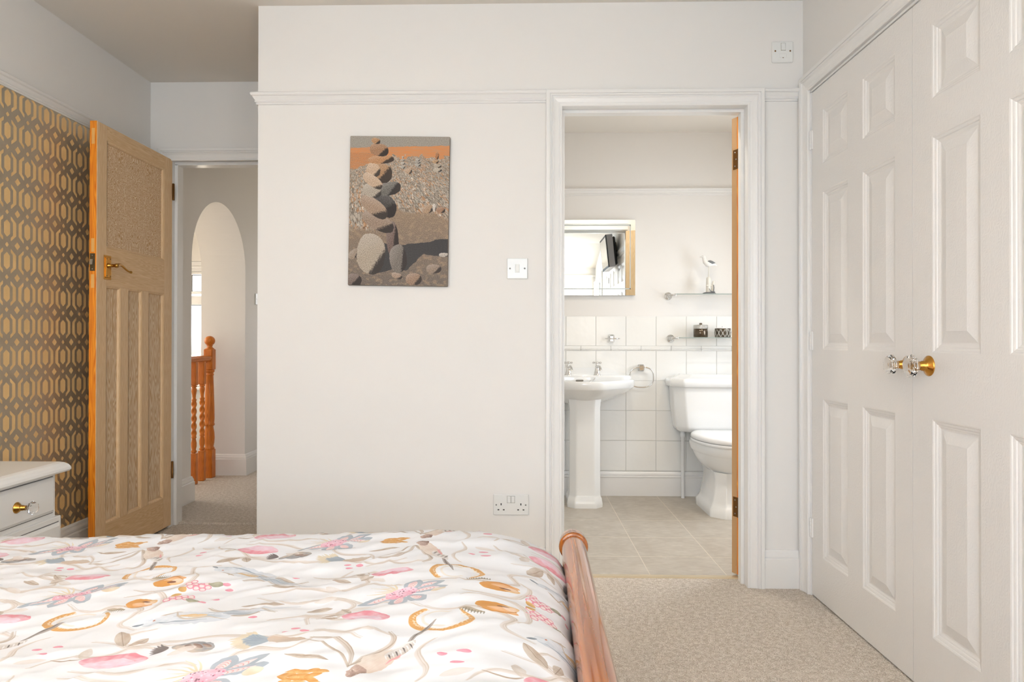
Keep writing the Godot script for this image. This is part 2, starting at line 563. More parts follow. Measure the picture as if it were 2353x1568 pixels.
# the photograph on the canvas: a balanced stack of beach stones
func canvas_img() -> Image:
	var W := 420
	var H := 630
	var im := Image.create(W, H, false, Image.FORMAT_RGB8)
	var n1 := fnl(101, 0.02, 3)
	var n2 := fnl(102, 0.25, 3)
	var n3 := fnl(103, 0.05, 3)
	var cell := FastNoiseLite.new()
	cell.seed = 104
	cell.noise_type = FastNoiseLite.TYPE_CELLULAR
	cell.frequency = 1.0
	cell.cellular_return_type = FastNoiseLite.RETURN_DISTANCE2_SUB
	var cellv: FastNoiseLite = cell.duplicate()
	cellv.cellular_return_type = FastNoiseLite.RETURN_CELL_VALUE
	# shadow polygon thrown by the stack
	var shadow := PackedVector2Array([Vector2(0.36, 0.72), Vector2(0.48, 0.73), Vector2(0.62, 0.72), Vector2(0.8, 0.705), Vector2(0.9, 0.685), Vector2(1.01, 0.68), Vector2(1.01, 0.785), Vector2(0.86, 0.80), Vector2(0.76, 0.785), Vector2(0.70, 0.815), Vector2(0.64, 0.86), Vector2(0.58, 0.90), Vector2(0.47, 0.885), Vector2(0.34, 0.915), Vector2(0.24, 0.925)])
	# stones of the stack: centre, radii, turn, lit colour, share of the width in shade
	var S := [
		[0.225, 0.79, 0.142, 0.135, 14.0, c8(178, 164, 146), 0.28], [0.44, 0.69, 0.06, 0.12, -8.0, c8(112, 92, 84), 0.55], [0.50, 0.82, 0.085, 0.095, -20.0, c8(120, 112, 104), 0.35],
		[0.29, 0.575, 0.165, 0.055, 16.0, c8(156, 134, 116), 0.35], [0.345, 0.455, 0.135, 0.075, 22.0, c8(68, 64, 62), 0.5], [0.25, 0.475, 0.145, 0.055, 24.0, c8(168, 142, 120), 0.35],
		[0.40, 0.35, 0.115, 0.045, -6.0, c8(110, 106, 100), 0.5], [0.225, 0.365, 0.095, 0.045, 8.0, c8(182, 170, 154), 0.2], [0.23, 0.30, 0.105, 0.038, 22.0, c8(204, 176, 148), 0.2],
		[0.30, 0.245, 0.125, 0.068, 5.0, c8(176, 136, 98), 0.5], [0.235, 0.225, 0.07, 0.045, 10.0, c8(206, 176, 146), 0.3], [0.31, 0.155, 0.13, 0.028, -2.0, c8(192, 140, 96), 0.35],
		[0.29, 0.09, 0.095, 0.042, 6.0, c8(170, 126, 92), 0.4], [0.255, 0.03, 0.045, 0.02, 8.0, c8(186, 140, 98), 0.35],
		[0.06, 0.965, 0.075, 0.04, 6.0, c8(120, 104, 96), 0.6], [0.66, 0.955, 0.08, 0.04, 0.0, c8(156, 128, 106), 0.35], [0.86, 0.885, 0.075, 0.03, 0.0, c8(150, 132, 116), 0.35], [0.49, 0.935, 0.055, 0.02, 10.0, c8(168, 144, 124), 0.3],
		[0.79, 0.485, 0.055, 0.028, -10.0, c8(176, 146, 118), 0.25], [0.855, 0.475, 0.018, 0.027, -8.0, c8(214, 206, 196), 0.2], [0.92, 0.49, 0.045, 0.02, 0.0, c8(160, 122, 96), 0.3],
		[0.88, 0.222, 0.045, 0.014, 0.0, c8(190, 178, 160), 0.3], [0.88, 0.195, 0.04, 0.012, 0.0, c8(180, 166, 148), 0.3], [0.86, 0.165, 0.032, 0.012, 0.0, c8(186, 150, 112), 0.3], [0.875, 0.125, 0.018, 0.026, 8.0, c8(176, 116, 72), 0.3],
		[0.53, 0.205, 0.022, 0.012, 0.0, c8(176, 170, 160), 0.3], [0.53, 0.18, 0.022, 0.01, 0.0, c8(184, 178, 166), 0.3], [0.53, 0.158, 0.016, 0.009, 0.0, c8(176, 168, 156), 0.3], [0.53, 0.138, 0.01, 0.009, 0.0, c8(190, 184, 172), 0.3],
		[0.68, 0.19, 0.03, 0.01, 0.0, c8(176, 170, 160), 0.3], [0.68, 0.172, 0.028, 0.008, 0.0, c8(166, 160, 150), 0.3], [0.68, 0.156, 0.022, 0.008, 0.0, c8(186, 180, 170), 0.3], [0.59, 0.23, 0.035, 0.02, 0.0, c8(190, 160, 132), 0.3],
		[0.96, 0.79, 0.05, 0.014, 0.0, c8(190, 182, 172), 0.2], [0.055, 0.79, 0.06, 0.03, -20.0, c8(160, 142, 124), 0.4]]
	var order := [33, 34, 18, 19, 20, 21, 22, 23, 24, 25, 26, 27, 28, 29, 30, 31, 32, 1, 2, 0, 3, 4, 5, 6, 7, 9, 10, 8, 11, 12, 13, 14, 15, 16, 17]
	for y in H:
		var v := float(y) / H
		for x in W:
			var u := float(x) / W
			var g := n2.get_noise_2d(x, y)
			var w := n1.get_noise_2d(x, y)
			var c: Color
			var edge := 0.165 + 0.10 * clampf(0.35 - u, 0.0, 0.35) / 0.35 + 0.03 * w
			if v < 0.078 - 0.02 * u + 0.006 * w:
				c = c8(134, 128, 120).lerp(c8(178, 172, 162), clampf(0.5 + g * 0.9, 0, 1))
			elif v < edge - 0.03:
				c = c8(206, 136, 84).lerp(c8(188, 144, 110), clampf(0.4 + n3.get_noise_2d(x * 0.3, y * 3.0), 0, 1))
				if u < 0.25 and v > 0.11: c = c.lerp(c8(150, 116, 92), clampf(0.3 + g, 0, 0.7))
			else:
				# pebbles, larger towards the viewer, thinning into sand on the right
				var k := 78.0 / (0.35 + v * 1.3)
				var pd := cell.get_noise_2d(u * k * 0.58, v * k)
				var pv := cellv.get_noise_2d(u * k * 0.58, v * k)
				var stone := c8(142, 130, 116).lerp(c8(222, 214, 202), clampf(0.5 + pv * 0.6 + g * 0.25, 0, 1))
				if pv > 0.25 and pv < 0.5: stone = c8(176, 132, 96)
				stone = stone.darkened(clampf(0.62 - (pd + 1.0) * 2.4, 0.0, 0.7))
				var sand := c8(148, 128, 108).lerp(c8(112, 102, 94), clampf((v - 0.5) * 2.0, 0, 1))
				sand = sand.lerp(c8(168, 146, 120), clampf(n1.get_noise_2d(x * 1.5, y * 2.0) * 1.2, 0.0, 0.6)).darkened(clampf(-g * 0.45, 0.0, 0.3)).lightened(clampf(g * 0.25, 0.0, 0.2))
				var lim := 0.60 - 0.02 * w if u < 0.3 else 0.40 + 0.12 * u + 0.05 * w
				c = stone.lerp(sand, clampf((v - lim) * 22.0, 0.0, 1.0))
			if Geometry2D.is_point_in_polygon(Vector2(u + 0.01 * w, v + 0.006 * w), shadow):
				c = c8(54, 54, 56).lerp(c8(78, 76, 76), clampf(0.4 + g, 0, 1))
			im.set_pixel(x, y, c)
	for oi in order:
		var s: Array = S[oi]
		var cc := Vector2(s[0], s[1])
		var rr := Vector2(s[2], s[3])
		var big := maxf(rr.x, rr.y) * 1.25
		for y in range(maxi(0, int((cc.y - big) * H)), mini(H, int((cc.y + big) * H))):
			for x in range(maxi(0, int((cc.x - big) * W)), mini(W, int((cc.x + big) * W))):
				var p := Vector2(float(x) / W, float(y) / H)
				var wob := 1.0 + 0.035 * n3.get_noise_2d(x * 1.4 + oi * 50, y * 1.4)
				var d := (p - cc).rotated(-deg_to_rad(s[4])) / rr
				var e := pow(pow(absf(d.x), 2.4) + pow(absf(d.y), 2.4), 1.0 / 2.4) / wob
				if e > 1.0: continue
				var c: Color = s[5]
				var g := n2.get_noise_2d(x * 1.3 + oi * 31, y * 1.3)
				c = c.darkened(clampf(-g * 0.9, 0.0, 0.45)).lightened(clampf(g * 0.6, 0.0, 0.35)).lightened(clampf(-d.y * 0.14 - d.x * 0.08, 0.0, 0.2))
				var sh: float = d.x * 0.8 + d.y * 0.45 + 0.12 * n3.get_noise_2d(x * 2.0, y * 2.0)
				var lim: float = 1.0 - 2.0 * s[6] + 0.35
				if sh > lim * 0.55: c = c.lerp(c8(44, 40, 40), clampf((sh - lim * 0.55) * 5.0, 0.0, 0.85))
				im.set_pixel(x, y, c)
	return im

# --- the duvet print: one repeat, most motifs painted twice, mirrored across the flower line
const DPX := 0.602
const DPZ := 0.622
var DW := 1024
var DH := 1058
var dimg: Image
var dsg := 1.0

func dset(x: int, y: int, col: Color, a: float) -> void:
	var xx := posmod(x, DW)
	var yy := posmod(y, DH)
	dimg.set_pixel(xx, yy, dimg.get_pixel(xx, yy).lerp(col, a))

func dab(c: Vector2, r: float, col: Color, a := 1.0) -> void:
	for y in range(int(floor(c.y - r - 1)), int(c.y + r + 2)):
		for x in range(int(floor(c.x - r - 1)), int(c.x + r + 2)):
			var e := clampf(r + 0.5 - Vector2(x, y).distance_to(c), 0.0, 1.0) * a
			if e > 0.0: dset(x, y, col, e)

func pxm(p: Vector2) -> Vector2:
	return Vector2(p.x * DW / DPX, dsg * p.y * DH / DPZ)

# a washy petal or body: half length, half width in metres, colour from c0 on one side to c1 on the other
func wash(c: Vector2, r: Vector2, deg: float, c0: Color, c1: Color, tip := 1.0, gnaw := 0.12, al := 1.0) -> void:
	var n := fnl(absi(int(c.x * 9000.0)) + 5, 0.03, 2)
	var pc := pxm(c)
	var pr := r * DW / DPX
	var big := maxf(pr.x, pr.y) * 1.2
	for y in range(int(pc.y - big), int(pc.y + big) + 1):
		for x in range(int(pc.x - big), int(pc.x + big) + 1):
			var d := (Vector2(x, y) - pc).rotated(-deg_to_rad(deg) * dsg) / pr
			if absf(d.x) > 1.0: continue
			var wob := n.get_noise_2d(x, y * dsg)
			var wid := pow(maxf(0.0, 1.0 - d.x * d.x), 0.5 * tip) * (1.0 + gnaw * wob)
			var e := clampf((wid - absf(d.y)) * pr.y + 0.5, 0.0, 1.0)
			if e <= 0.0: continue
			var streak := n.get_noise_2d(d.x * 30.0, d.y * 260.0) * 0.35
			dset(x, y, c0.lerp(c1, clampf(0.5 + d.y * dsg * 0.55 + wob * 0.5 + streak, 0, 1)), e * al)

func brush(pts: Array, w0: float, w1: float, col: Color, a := 0.5) -> void:
	var cv := Curve2D.new()
	for i in pts.size():
		var p := pxm(Vector2(pts[i][0], pts[i][1]))
		var q0 := pxm(Vector2(pts[maxi(i - 1, 0)][0], pts[maxi(i - 1, 0)][1]))
		var q1 := pxm(Vector2(pts[mini(i + 1, pts.size() - 1)][0], pts[mini(i + 1, pts.size() - 1)][1]))
		cv.add_point(p, (q0 - q1) * 0.2, (q1 - q0) * 0.2)
	var L := cv.get_baked_length()
	var s := 0.0
	while s <= L:
		var t := s / L
		var w: float = lerpf(w0, w1, t) * (0.3 + 0.7 * sin(PI * clampf(t, 0.02, 0.98)))
		var r := maxf(0.9, w * 0.5 * DW / DPX)
		dab(cv.sample_baked(s), r, col, a)
		s += maxf(1.0, r * 0.5)

# a ribbon leaf: pale wash, darker edge line and mid rib
func ribbon(pts: Array, w: float, pale: Color, line: Color) -> void:
	brush(pts, w * 0.7, w, pale, 0.30)
	var up: Array = []
	for p in pts: up.append([p[0] + w * 0.22, p[1] - w * 0.25])
	brush(up, 0.0016, 0.0024, line, 0.45)
	brush(pts, 0.0012, 0.002, line, 0.3)

func leafp(a: Vector2, b: Vector2, w: float, col: Color, col2: Color, al := 1.0) -> void:
	wash((a + b) * 0.5, Vector2(a.distance_to(b) * 0.5, w), rad_to_deg((b - a).angle()), col, col2, 1.5, 0.12, al)

func duvet_img() -> Image:
	dimg = Image.create(DW, DH, false, Image.FORMAT_RGB8)
	dimg.fill(c8(243, 242, 241))
	var beige := c8(224, 212, 200)
	var taupe := c8(172, 152, 132)
	var taupe2 := c8(202, 188, 172)
	var pink := c8(224, 142, 152)
	var pinkp := c8(242, 214, 222)
	var grey := c8(172, 180, 187)
	var greyp := c8(212, 216, 220)
	var ochre := c8(204, 144, 74)
	var ochrep := c8(226, 182, 124)
	var dark := c8(96, 88, 86)
	for side in 2:
		dsg = 1.0 if side == 0 else -1.0
		# pale trailing ribbons
		for tr in [[[0.02, 0.05], [0.07, 0.075], [0.13, 0.06], [0.17, 0.085], [0.16, 0.13], [0.20, 0.155]], [[0.16, 0.20], [0.25, 0.205], [0.34, 0.185], [0.44, 0.20], [0.52, 0.17], [0.57, 0.19]],
				[[0.34, 0.01], [0.41, 0.035], [0.48, 0.02], [0.54, 0.04], [0.60, 0.03]], [[0.19, 0.30], [0.27, 0.30], [0.33, 0.275], [0.36, 0.285]], [[0.10, 0.015], [0.14, 0.005], [0.175, 0.02], [0.19, 0.07], [0.175, 0.10]],
				[[-0.13, 0.02], [-0.08, 0.045], [-0.10, 0.085], [-0.14, 0.10], [-0.13, 0.14]], [[0.13, 0.30], [0.15, 0.265], [0.20, 0.25], [0.24, 0.215], [0.30, 0.21]], [[0.08, 0.18], [0.06, 0.22], [0.08, 0.27], [0.07, 0.30]],
				[[0.44, 0.28], [0.40, 0.265], [0.42, 0.24], [0.48, 0.235], [0.50, 0.20]], [[0.24, 0.16], [0.20, 0.185], [0.22, 0.215], [0.27, 0.22]], [[0.40, 0.12], [0.46, 0.10], [0.52, 0.115], [0.56, 0.09]], [[0.02, 0.175], [-0.03, 0.16], [-0.07, 0.175], [-0.11, 0.165]]]:
			ribbon(tr, 0.013, beige, taupe2)
		# taupe sprays from a fork below each bud
		for sp in [[[-0.03, 0.272], [-0.035, 0.235], [-0.062, 0.20], [-0.105, 0.20]], [[-0.03, 0.27], [0.0, 0.225], [0.018, 0.19], [0.005, 0.16]], [[0.40, 0.085], [0.36, 0.07], [0.31, 0.085], [0.28, 0.07]], [[0.205, 0.135], [0.235, 0.105], [0.30, 0.10], [0.36, 0.075]]]:
			ribbon(sp, 0.013, taupe2, taupe)
		for lf in [[[-0.03, 0.27], [0.045, 0.215], 0.007], [[-0.125, 0.255], [-0.06, 0.262], 0.005], [[0.185, 0.165], [0.215, 0.21], 0.011], [[0.24, 0.185], [0.225, 0.215], 0.009], [[0.33, 0.055], [0.40, 0.04], 0.007], [[0.33, 0.10], [0.375, 0.085], 0.006],
				[[-0.115, 0.11], [-0.085, 0.085], 0.006], [[-0.095, 0.065], [-0.075, 0.085], 0.007], [[0.45, 0.075], [0.49, 0.06], 0.007]]:
			leafp(Vector2(lf[0][0], lf[0][1]), Vector2(lf[1][0], lf[1][1]), lf[2], taupe, taupe2, 0.85)
			brush([lf[0], lf[1]], 0.001, 0.0015, c8(140, 122, 104), 0.5)
		# pink buds
		for bd in [[-0.045, 0.105, 0.042, 0.021, 10.0], [0.232, 0.262, 0.047, 0.024, -8.0]]:
			var cc := Vector2(bd[0], bd[1])
			wash(cc, Vector2(bd[2], bd[3]), bd[4], pink, pinkp, 1.15)
			wash(cc + Vector2(0.004, 0.007), Vector2(bd[2] * 0.6, bd[3] * 0.45), bd[4], c8(246, 232, 238), c8(236, 206, 218), 1.2, 0.3, 0.7)
			brush([[cc.x - bd[2], cc.y], [cc.x - bd[2] * 1.35, cc.y + 0.01], [cc.x - bd[2] * 1.9, cc.y + 0.006]], 0.004, 0.004, taupe, 0.5)
			leafp(cc + Vector2(-bd[2] * 1.05, 0.0), cc + Vector2(-bd[2] * 1.2, -0.035), 0.008, taupe2, beige, 0.8)
		# ochre half pod, a broken ring with a pale lining
		var rc := Vector2(0.078, 0.110)
		for k in 150:
			var an := deg_to_rad(-48.0 + k * 1.86)
			var wv := sin(an * 0.5 + 0.4)
			dab(pxm(rc + Vector2(cos(an) * 0.045, sin(an) * 0.041)), 5.0 + 6.0 * wv * wv, ochre.lerp(ochrep, 0.5 + 0.5 * sin(k * 1.7)), 0.55)
		for k in 70:
			var an := deg_to_rad(-40.0 + k * 4.0)
			dab(pxm(rc + Vector2(cos(an) * (0.041 + 0.004 * sin(k * 2.1)), sin(an) * 0.036)), rng.randf_range(1.5, 3.4), c8(244, 230, 208), 0.8)
		for k in 90:
			var an := deg_to_rad(70.0 + k * 2.6)
			dab(pxm(rc + Vector2(cos(an) * 0.028, sin(an) * 0.027)), 4.5, c8(236, 224, 206), 0.3)
		# chestnuts with their prickly husks
		var ch := Vector2(0.148, 0.047)
		wash(ch, Vector2(0.026, 0.019), 14.0, ochre, c8(214, 156, 88))
		wash(ch + Vector2(0.008, 0.009), Vector2(0.020, 0.007), 14.0, c8(236, 196, 158), c8(220, 160, 104))
		wash(ch + Vector2(0.017, -0.003), Vector2(0.012, 0.010), 30.0, ochrep, c8(240, 212, 186))
		wash(ch + Vector2(0.008, -0.004), Vector2(0.008, 0.003), 10.0, c8(132, 88, 66), c8(112, 74, 58))
		brush([[ch.x - 0.022, ch.y + 0.012], [ch.x, ch.y + 0.017], [ch.x + 0.024, ch.y + 0.008]], 0.0018, 0.0018, c8(176, 112, 48), 0.8)
		leafp(ch + Vector2(-0.046, 0.022), ch + Vector2(-0.012, 0.026), 0.005, c8(176, 156, 128), c8(150, 134, 110), 0.8)
		for k in 10: brush([[ch.x - 0.044 + 0.0034 * k, ch.y + 0.024], [ch.x - 0.046 + 0.0036 * k, ch.y + 0.034]], 0.002, 0.001, c8(128, 120, 104), 0.7)
		# raspberries
		var rb := Vector2(0.208, 0.033)
		for k in 13:
			var row := k / 4
			var q := rb + Vector2((k % 4 - 1.5) * 0.0115 + (0.0057 if row % 2 else 0.0), (row - 1.2) * 0.0098)
			dab(pxm(q), 10.5, c8(228, 142, 158))
			dab(pxm(q), 7.6, c8(246, 226, 222))
			dab(pxm(q + Vector2(0.0012, 0.0008)), 3.2, c8(244, 236, 226), 0.8)
		leafp(rb + Vector2(0.018, 0.008), rb + Vector2(0.046, 0.016), 0.008, c8(150, 148, 126), c8(186, 182, 160))
		leafp(rb + Vector2(-0.022, -0.016), rb + Vector2(-0.008, -0.028), 0.007, c8(192, 150, 84), ochrep)
		# long grey bird, beak to the left, tail sweeping towards the mirror line
		brush([[0.26, 0.118], [0.33, 0.085], [0.43, 0.045]], 0.024, 0.006, greyp, 0.4)
		wash(Vector2(0.272, 0.118), Vector2(0.062, 0.024), -14.0, c8(232, 234, 236), greyp, 1.1, 0.15, 0.9)
		wash(Vector2(0.222, 0.128), Vector2(0.024, 0.016), -8.0, c8(238, 239, 240), c8(206, 212, 217))
		for k in 12:
			var o := 0.0035 * (k % 6) - 0.009
			brush([[0.245 + 0.008 * k, 0.128 - 0.0035 * k + o], [0.285 + 0.010 * k, 0.110 - 0.0042 * k + o]], 0.004, 0.002, grey if k % 3 else c8(140, 150, 158), 0.4)
		brush([[0.215, 0.139], [0.25, 0.137], [0.30, 0.12]], 0.003, 0.004, c8(150, 160, 168), 0.5)
		wash(Vector2(0.272, 0.112), Vector2(0.024, 0.006), -14.0, ochrep, c8(228, 204, 168), 1.0, 0.4, 0.9)
		brush([[0.24, 0.098], [0.262, 0.125], [0.30, 0.112], [0.335, 0.115]], 0.006, 0.003, taupe2, 0.5)
		dab(pxm(Vector2(0.216, 0.126)), 3.6, c8(226, 150, 116), 0.9)
		dab(pxm(Vector2(0.216, 0.126)), 1.7, dark)
		leafp(Vector2(0.203, 0.133), Vector2(0.188, 0.142), 0.003, c8(120, 128, 136), c8(150, 158, 164))
		# small brown bird, head at the second mirror line, tail ending in the ring
		brush([[0.072, 0.118], [0.056, 0.16], [0.04, 0.20]], 0.008, 0.014, c8(160, 150, 142), 0.45)
		brush([[0.066, 0.128], [0.045, 0.19]], 0.003, 0.004, c8(118, 108, 102), 0.6)
		wash(Vector2(0.008, 0.248), Vector2(0.046, 0.019), -58.0, c8(232, 220, 206), c8(220, 200, 184), 1.1)
		leafp(Vector2(0.052, 0.19), Vector2(0.014, 0.235), 0.011, c8(196, 186, 176), c8(240, 236, 230))
		for k in 9: brush([[0.048 - 0.0042 * k, 0.192 + 0.005 * k], [0.055 - 0.0045 * k, 0.204 + 0.005 * k]], 0.003, 0.0015, dark if k % 2 else c8(244, 240, 236), 0.75)
		brush([[0.036, 0.225], [0.020, 0.255]], 0.006, 0.004, c8(226, 160, 160), 0.5)
		wash(Vector2(-0.014, 0.286), Vector2(0.017, 0.012), -58.0, c8(200, 176, 162), c8(140, 116, 106), 1.0, 0.3)
		for k in 12: dab(pxm(Vector2(-0.014 + rng.randf_range(-0.010, 0.010), 0.288 + rng.randf_range(-0.008, 0.008))), 2.0, c8(122, 98, 90) if k % 2 else c8(230, 220, 210), 0.6)
		# thistle heads
		var tc := Vector2(0.428, 0.208)
		for k in 44:
			var an := deg_to_rad(112.0 + (k % 22) * 6.0 + rng.randf_range(-3, 3))
			var L := rng.randf_range(0.8, 1.05)
			var e := tc + Vector2(cos(an) * 0.052, sin(an) * 0.034) * L
			var m := tc.lerp(e, 0.62)
			brush([[tc.x + 0.012, tc.y], [m.x, m.y]], 0.006, 0.007, [c8(146, 158, 168), c8(172, 180, 186)][k % 2], 0.4)
			brush([[m.x, m.y], [e.x, e.y]], 0.005, 0.003, c8(224, 210, 184), 0.5)
		wash(tc + Vector2(0.035, 0.0), Vector2(0.030, 0.011), 4.0, c8(206, 182, 160), taupe2, 1.1, 0.3)
		ribbon([[tc.x + 0.06, tc.y], [tc.x + 0.10, tc.y + 0.012], [tc.x + 0.13, tc.y + 0.04], [tc.x + 0.145, tc.y + 0.065]], 0.006, taupe2, taupe)
		# dark seed pods
		var dp := Vector2(0.328, 0.222)
		wash(dp, Vector2(0.034, 0.018), 10.0, c8(138, 142, 146), c8(206, 190, 174), 1.0, 0.2)
		for k in 3: wash(dp + Vector2(-0.004 + 0.012 * k, 0.004 - 0.003 * k), Vector2(0.009, 0.0032), 22.0, c8(112, 88, 80), c8(168, 146, 132))
		for k in 7:
			var o := dp + Vector2(-0.036, 0.002)
			leafp(o, o + Vector2(-0.026, 0.0).rotated(-0.7 + 0.23 * k), 0.0028, c8(108, 98, 96), c8(134, 126, 122))
		# pink berries
		for q in [[0.097, 0.232], [0.122, 0.222], [0.117, 0.25], [0.272, 0.028], [0.258, 0.05], [0.46, 0.158], [0.478, 0.170], [0.452, 0.176], [0.37, 0.105]]:
			wash(Vector2(q[0], q[1]), Vector2(0.0075, 0.0046), 0.0, c8(228, 142, 160), c8(236, 172, 184))
		for q in [[0.45, 0.035], [0.52, 0.075], [0.10, 0.285], [0.30, 0.245]]:
			leafp(Vector2(q[0], q[1]), Vector2(q[0] + 0.035, q[1] - 0.02), 0.008, beige, c8(234, 226, 218), 0.8)
		# ochre bud cluster on the second mirror line
		for k in 8:
			var q := Vector2(0.487 + 0.012 * (k % 4) + 0.006 * (k / 4), 0.311 - 0.010 * (k / 4) - 0.0025 * (k % 3))
			leafp(q, q + Vector2(0.024, -0.007).rotated(0.25 * (k % 3) - 0.1), 0.0048, ochre, ochrep)
	# blue-grey flowers, not mirrored
	dsg = 1.0
	for fl in [Vector2(0.0, 0.0), Vector2(0.391, 0.311)]:
		for k in 7:
			var an := deg_to_rad(128.0 + k * 12.0)
			var e: Vector2 = fl + Vector2(cos(an), sin(an)) * (0.055 + 0.012 * (k % 2))
			brush([[fl.x - 0.015, fl.y + 0.004], [(fl.x + e.x) * 0.5 - 0.004, (fl.y + e.y) * 0.5 + 0.005], [e.x, e.y]], 0.005, 0.002, c8(232, 216, 186), 0.6)
		for pt in [[44.0, 0.088, 0.0125], [24.0, 0.080, 0.0125], [75.0, 0.060, 0.016], [-42.0, 0.056, 0.016], [-100.0, 0.058, 0.0165], [-146.0, 0.088, 0.012]]:
			var dirv := Vector2(cos(deg_to_rad(pt[0])), sin(deg_to_rad(pt[0])))
			leafp(fl + dirv * 0.010, fl + dirv * pt[1], pt[2], grey, c8(182, 189, 196))
			leafp(fl + dirv * 0.016, fl + dirv * pt[1] * 0.80, pt[2] * 0.46, c8(246, 228, 222), c8(240, 216, 214))
			for k in 6:
				var q: Vector2 = fl + dirv * (0.020 + k * pt[1] * 0.085)
				var sw: float = pt[2] * 0.32
				brush([[q.x - dirv.y * sw - dirv.x * 0.003, q.y + dirv.x * sw - dirv.y * 0.003], [q.x, q.y], [q.x + dirv.y * sw - dirv.x * 0.003, q.y - dirv.x * sw - dirv.y * 0.003]], 0.0014, 0.0014, c8(226, 158, 154), 0.8)
		leafp(fl + Vector2(0.045, 0.005), fl + Vector2(0.07, 0.022), 0.007, c8(226, 206, 176), c8(236, 224, 204))
		wash(fl + Vector2(-0.006, 0.0), Vector2(0.030, 0.0165), 34.0, c8(232, 172, 186), pinkp, 1.0, 0.2)
		for k in 42:
			var q := Vector2(rng.randf_range(-0.026, 0.026), rng.randf_range(-0.012, 0.012)).rotated(deg_to_rad(34.0))
			dab(pxm(fl + Vector2(-0.006, 0.0) + q), rng.randf_range(1.2, 3.0), [c8(214, 116, 140), c8(122, 84, 92), c8(244, 222, 228)][k % 3], 0.9)
	return dimg

# ------------------------------------------------------------------ shell
const XL := -2.0
const XR := 1.154
const ZM := -2.926
const ZB := -3.78
const ZR := 1.75
const YC := 2.40
const AXIS_Z := Vector3(0, 0, 1)

func uvq(st: SurfaceTool, a: Vector3, b: Vector3, c: Vector3, d: Vector3) -> void:
	# a top-left, b top-right, c bottom-right, d bottom-left as seen from the front
	var P := [a, b, c, d]
	var U := [Vector2(0, 0), Vector2(1, 0), Vector2(1, 1), Vector2(0, 1)]
	for i in [0, 1, 2, 0, 2, 3]:
		st.set_uv(U[i])
		st.add_vertex(P[i])

func build_shell() -> void:
	var wp: Material = M.wall_paint
	var st := new_st()
	bx(st, XL - 0.12, XL, -0.1, 2.52, ZB - 0.12, 0.40)
	bx(st, XL - 0.12, XL, -0.1, 2.52, 1.44, ZR + 0.12)
	bx(st, XL - 0.12, XL, -0.1, 0.78, 0.40, 1.44)
	bx(st, XL - 0.12, XL, 1.95, 2.52, 0.40, 1.44)
	var w := struct("wall_left", st, wp, "left wall with gold trellis wallpaper below a white picture rail", "wall")
	st = new_st()
	bx(st, XL, XL + 0.001, 0.15, 1.988, ZB, 0.40)
	bx(st, XL, XL + 0.001, 0.15, 1.988, 1.44, ZR)
	bx(st, XL, XL + 0.001, 0.15, 0.78, 0.40, 1.44)
	obj("wallpaper", st, M.wallpaper, w)
	# wall with the landing door
	st = new_st()
	bx(st, XL, -1.90, 0, YC, ZB - 0.12, ZB)
	bx(st, -1.175, -0.99, 0, YC, ZB - 0.12, ZB)
	bx(st, -1.90, -1.175, 1.995, YC, ZB - 0.12, ZB)
	struct("wall_recess", st, wp, "white wall of the recess above and beside the landing doorway", "wall")
	st = new_st()
	bx(st, -1.0945, -0.99, 0, YC, ZB, -3.046)
	struct("wall_recess_side", st, wp, "side wall of the recess running back from the corner by the canvas wall", "wall")
	# the white wall in the middle
	st = new_st()
	bx(st, -1.0945, 0.155, 0, YC, -3.046, ZM)
	bx(st, 0.941, 1.80, 0, YC, -3.046, ZM)
	bx(st, 0.155, 0.941, 1.984, YC, -3.046, ZM)
	struct("wall_ensuite", st, wp, "white wall with the stone canvas, broken by the bathroom doorway", "wall")
	st = new_st()
	bx(st, XR, 1.274, 1.998, YC, ZM, ZR)
	struct("wall_right", st, wp, "right wall above the fitted wardrobe doors", "wall")
	st = new_st()
	bx(st, XR, 1.274, 0, 1.998, ZM, -2.860)
	struct("wall_right_pier", st, wp, "narrow end of the right wall between wardrobe and white wall", "wall")
	st = new_st()
	bx(st, XR, 1.274, 0, 1.998, 0.80, 0.91)
	bx(st, XR, 1.274, 0, 1.998, 1.65, ZR)
	bx(st, XR, 1.274, 0, 0.78, 0.91, 1.65)
	bx(st, XR, 1.274, 1.94, 1.998, 0.91, 1.65)
	struct("wall_right_rear", st, wp, "right wall behind the wardrobe's last door", "wall")
	# rear wall behind the camera with the opening of the unseen window
	st = new_st()
	bx(st, XL - 0.12, -1.35, -0.1, 2.52, ZR, ZR + 0.14)
	bx(st, 0.55, 1.9, -0.1, 2.52, ZR, ZR + 0.14)
	bx(st, -1.35, 0.55, -0.1, 0.78, ZR, ZR + 0.14)
	bx(st, -1.35, 0.55, 2.02, 2.52, ZR, ZR + 0.14)
	struct("wall_rear", st, wp, "wall behind the camera with an unseen bedroom window", "wall")
	# ceilings
	st = new_st()
	bx(st, XL - 0.12, 1.9, YC, 2.52, -3.046, ZR)
	bx(st, XL - 0.12, -0.99, YC, 2.52, ZB - 0.12, -3.046)
	slab(st, [[0.85, YC], [ZR, 2.14], [ZR, YC]], XL, XR, Transform3D(Basis(Vector3(0, 0, 1), Vector3(0, 1, 0), Vector3(-1, 0, 0)), Vector3(0, 0, 0)).translated(Vector3(-0.846, 0, 0)))
	struct("ceiling", st, M.ceiling_paint, "white bedroom ceiling", "ceiling")
	# carpet
	st = new_st()
	bx(st, XL - 0.12, 1.9, -0.1, 0.0, -2.986, ZR)
	bx(st, 0.155, 0.941, -0.1, 0.0, -3.036, -2.986)
	bx(st, XL - 0.12, -0.99, -0.1, 0.0, -3.835, -2.986)
	struct("floor", st, M.carpet, "beige speckled bedroom carpet", "floor")

func prof_scale(p: Array, sx: float, sy := 1.0) -> Array:
	var a: Array = []
	for q in p: a.append([q[0] * sx, q[1] * sy])
	return a

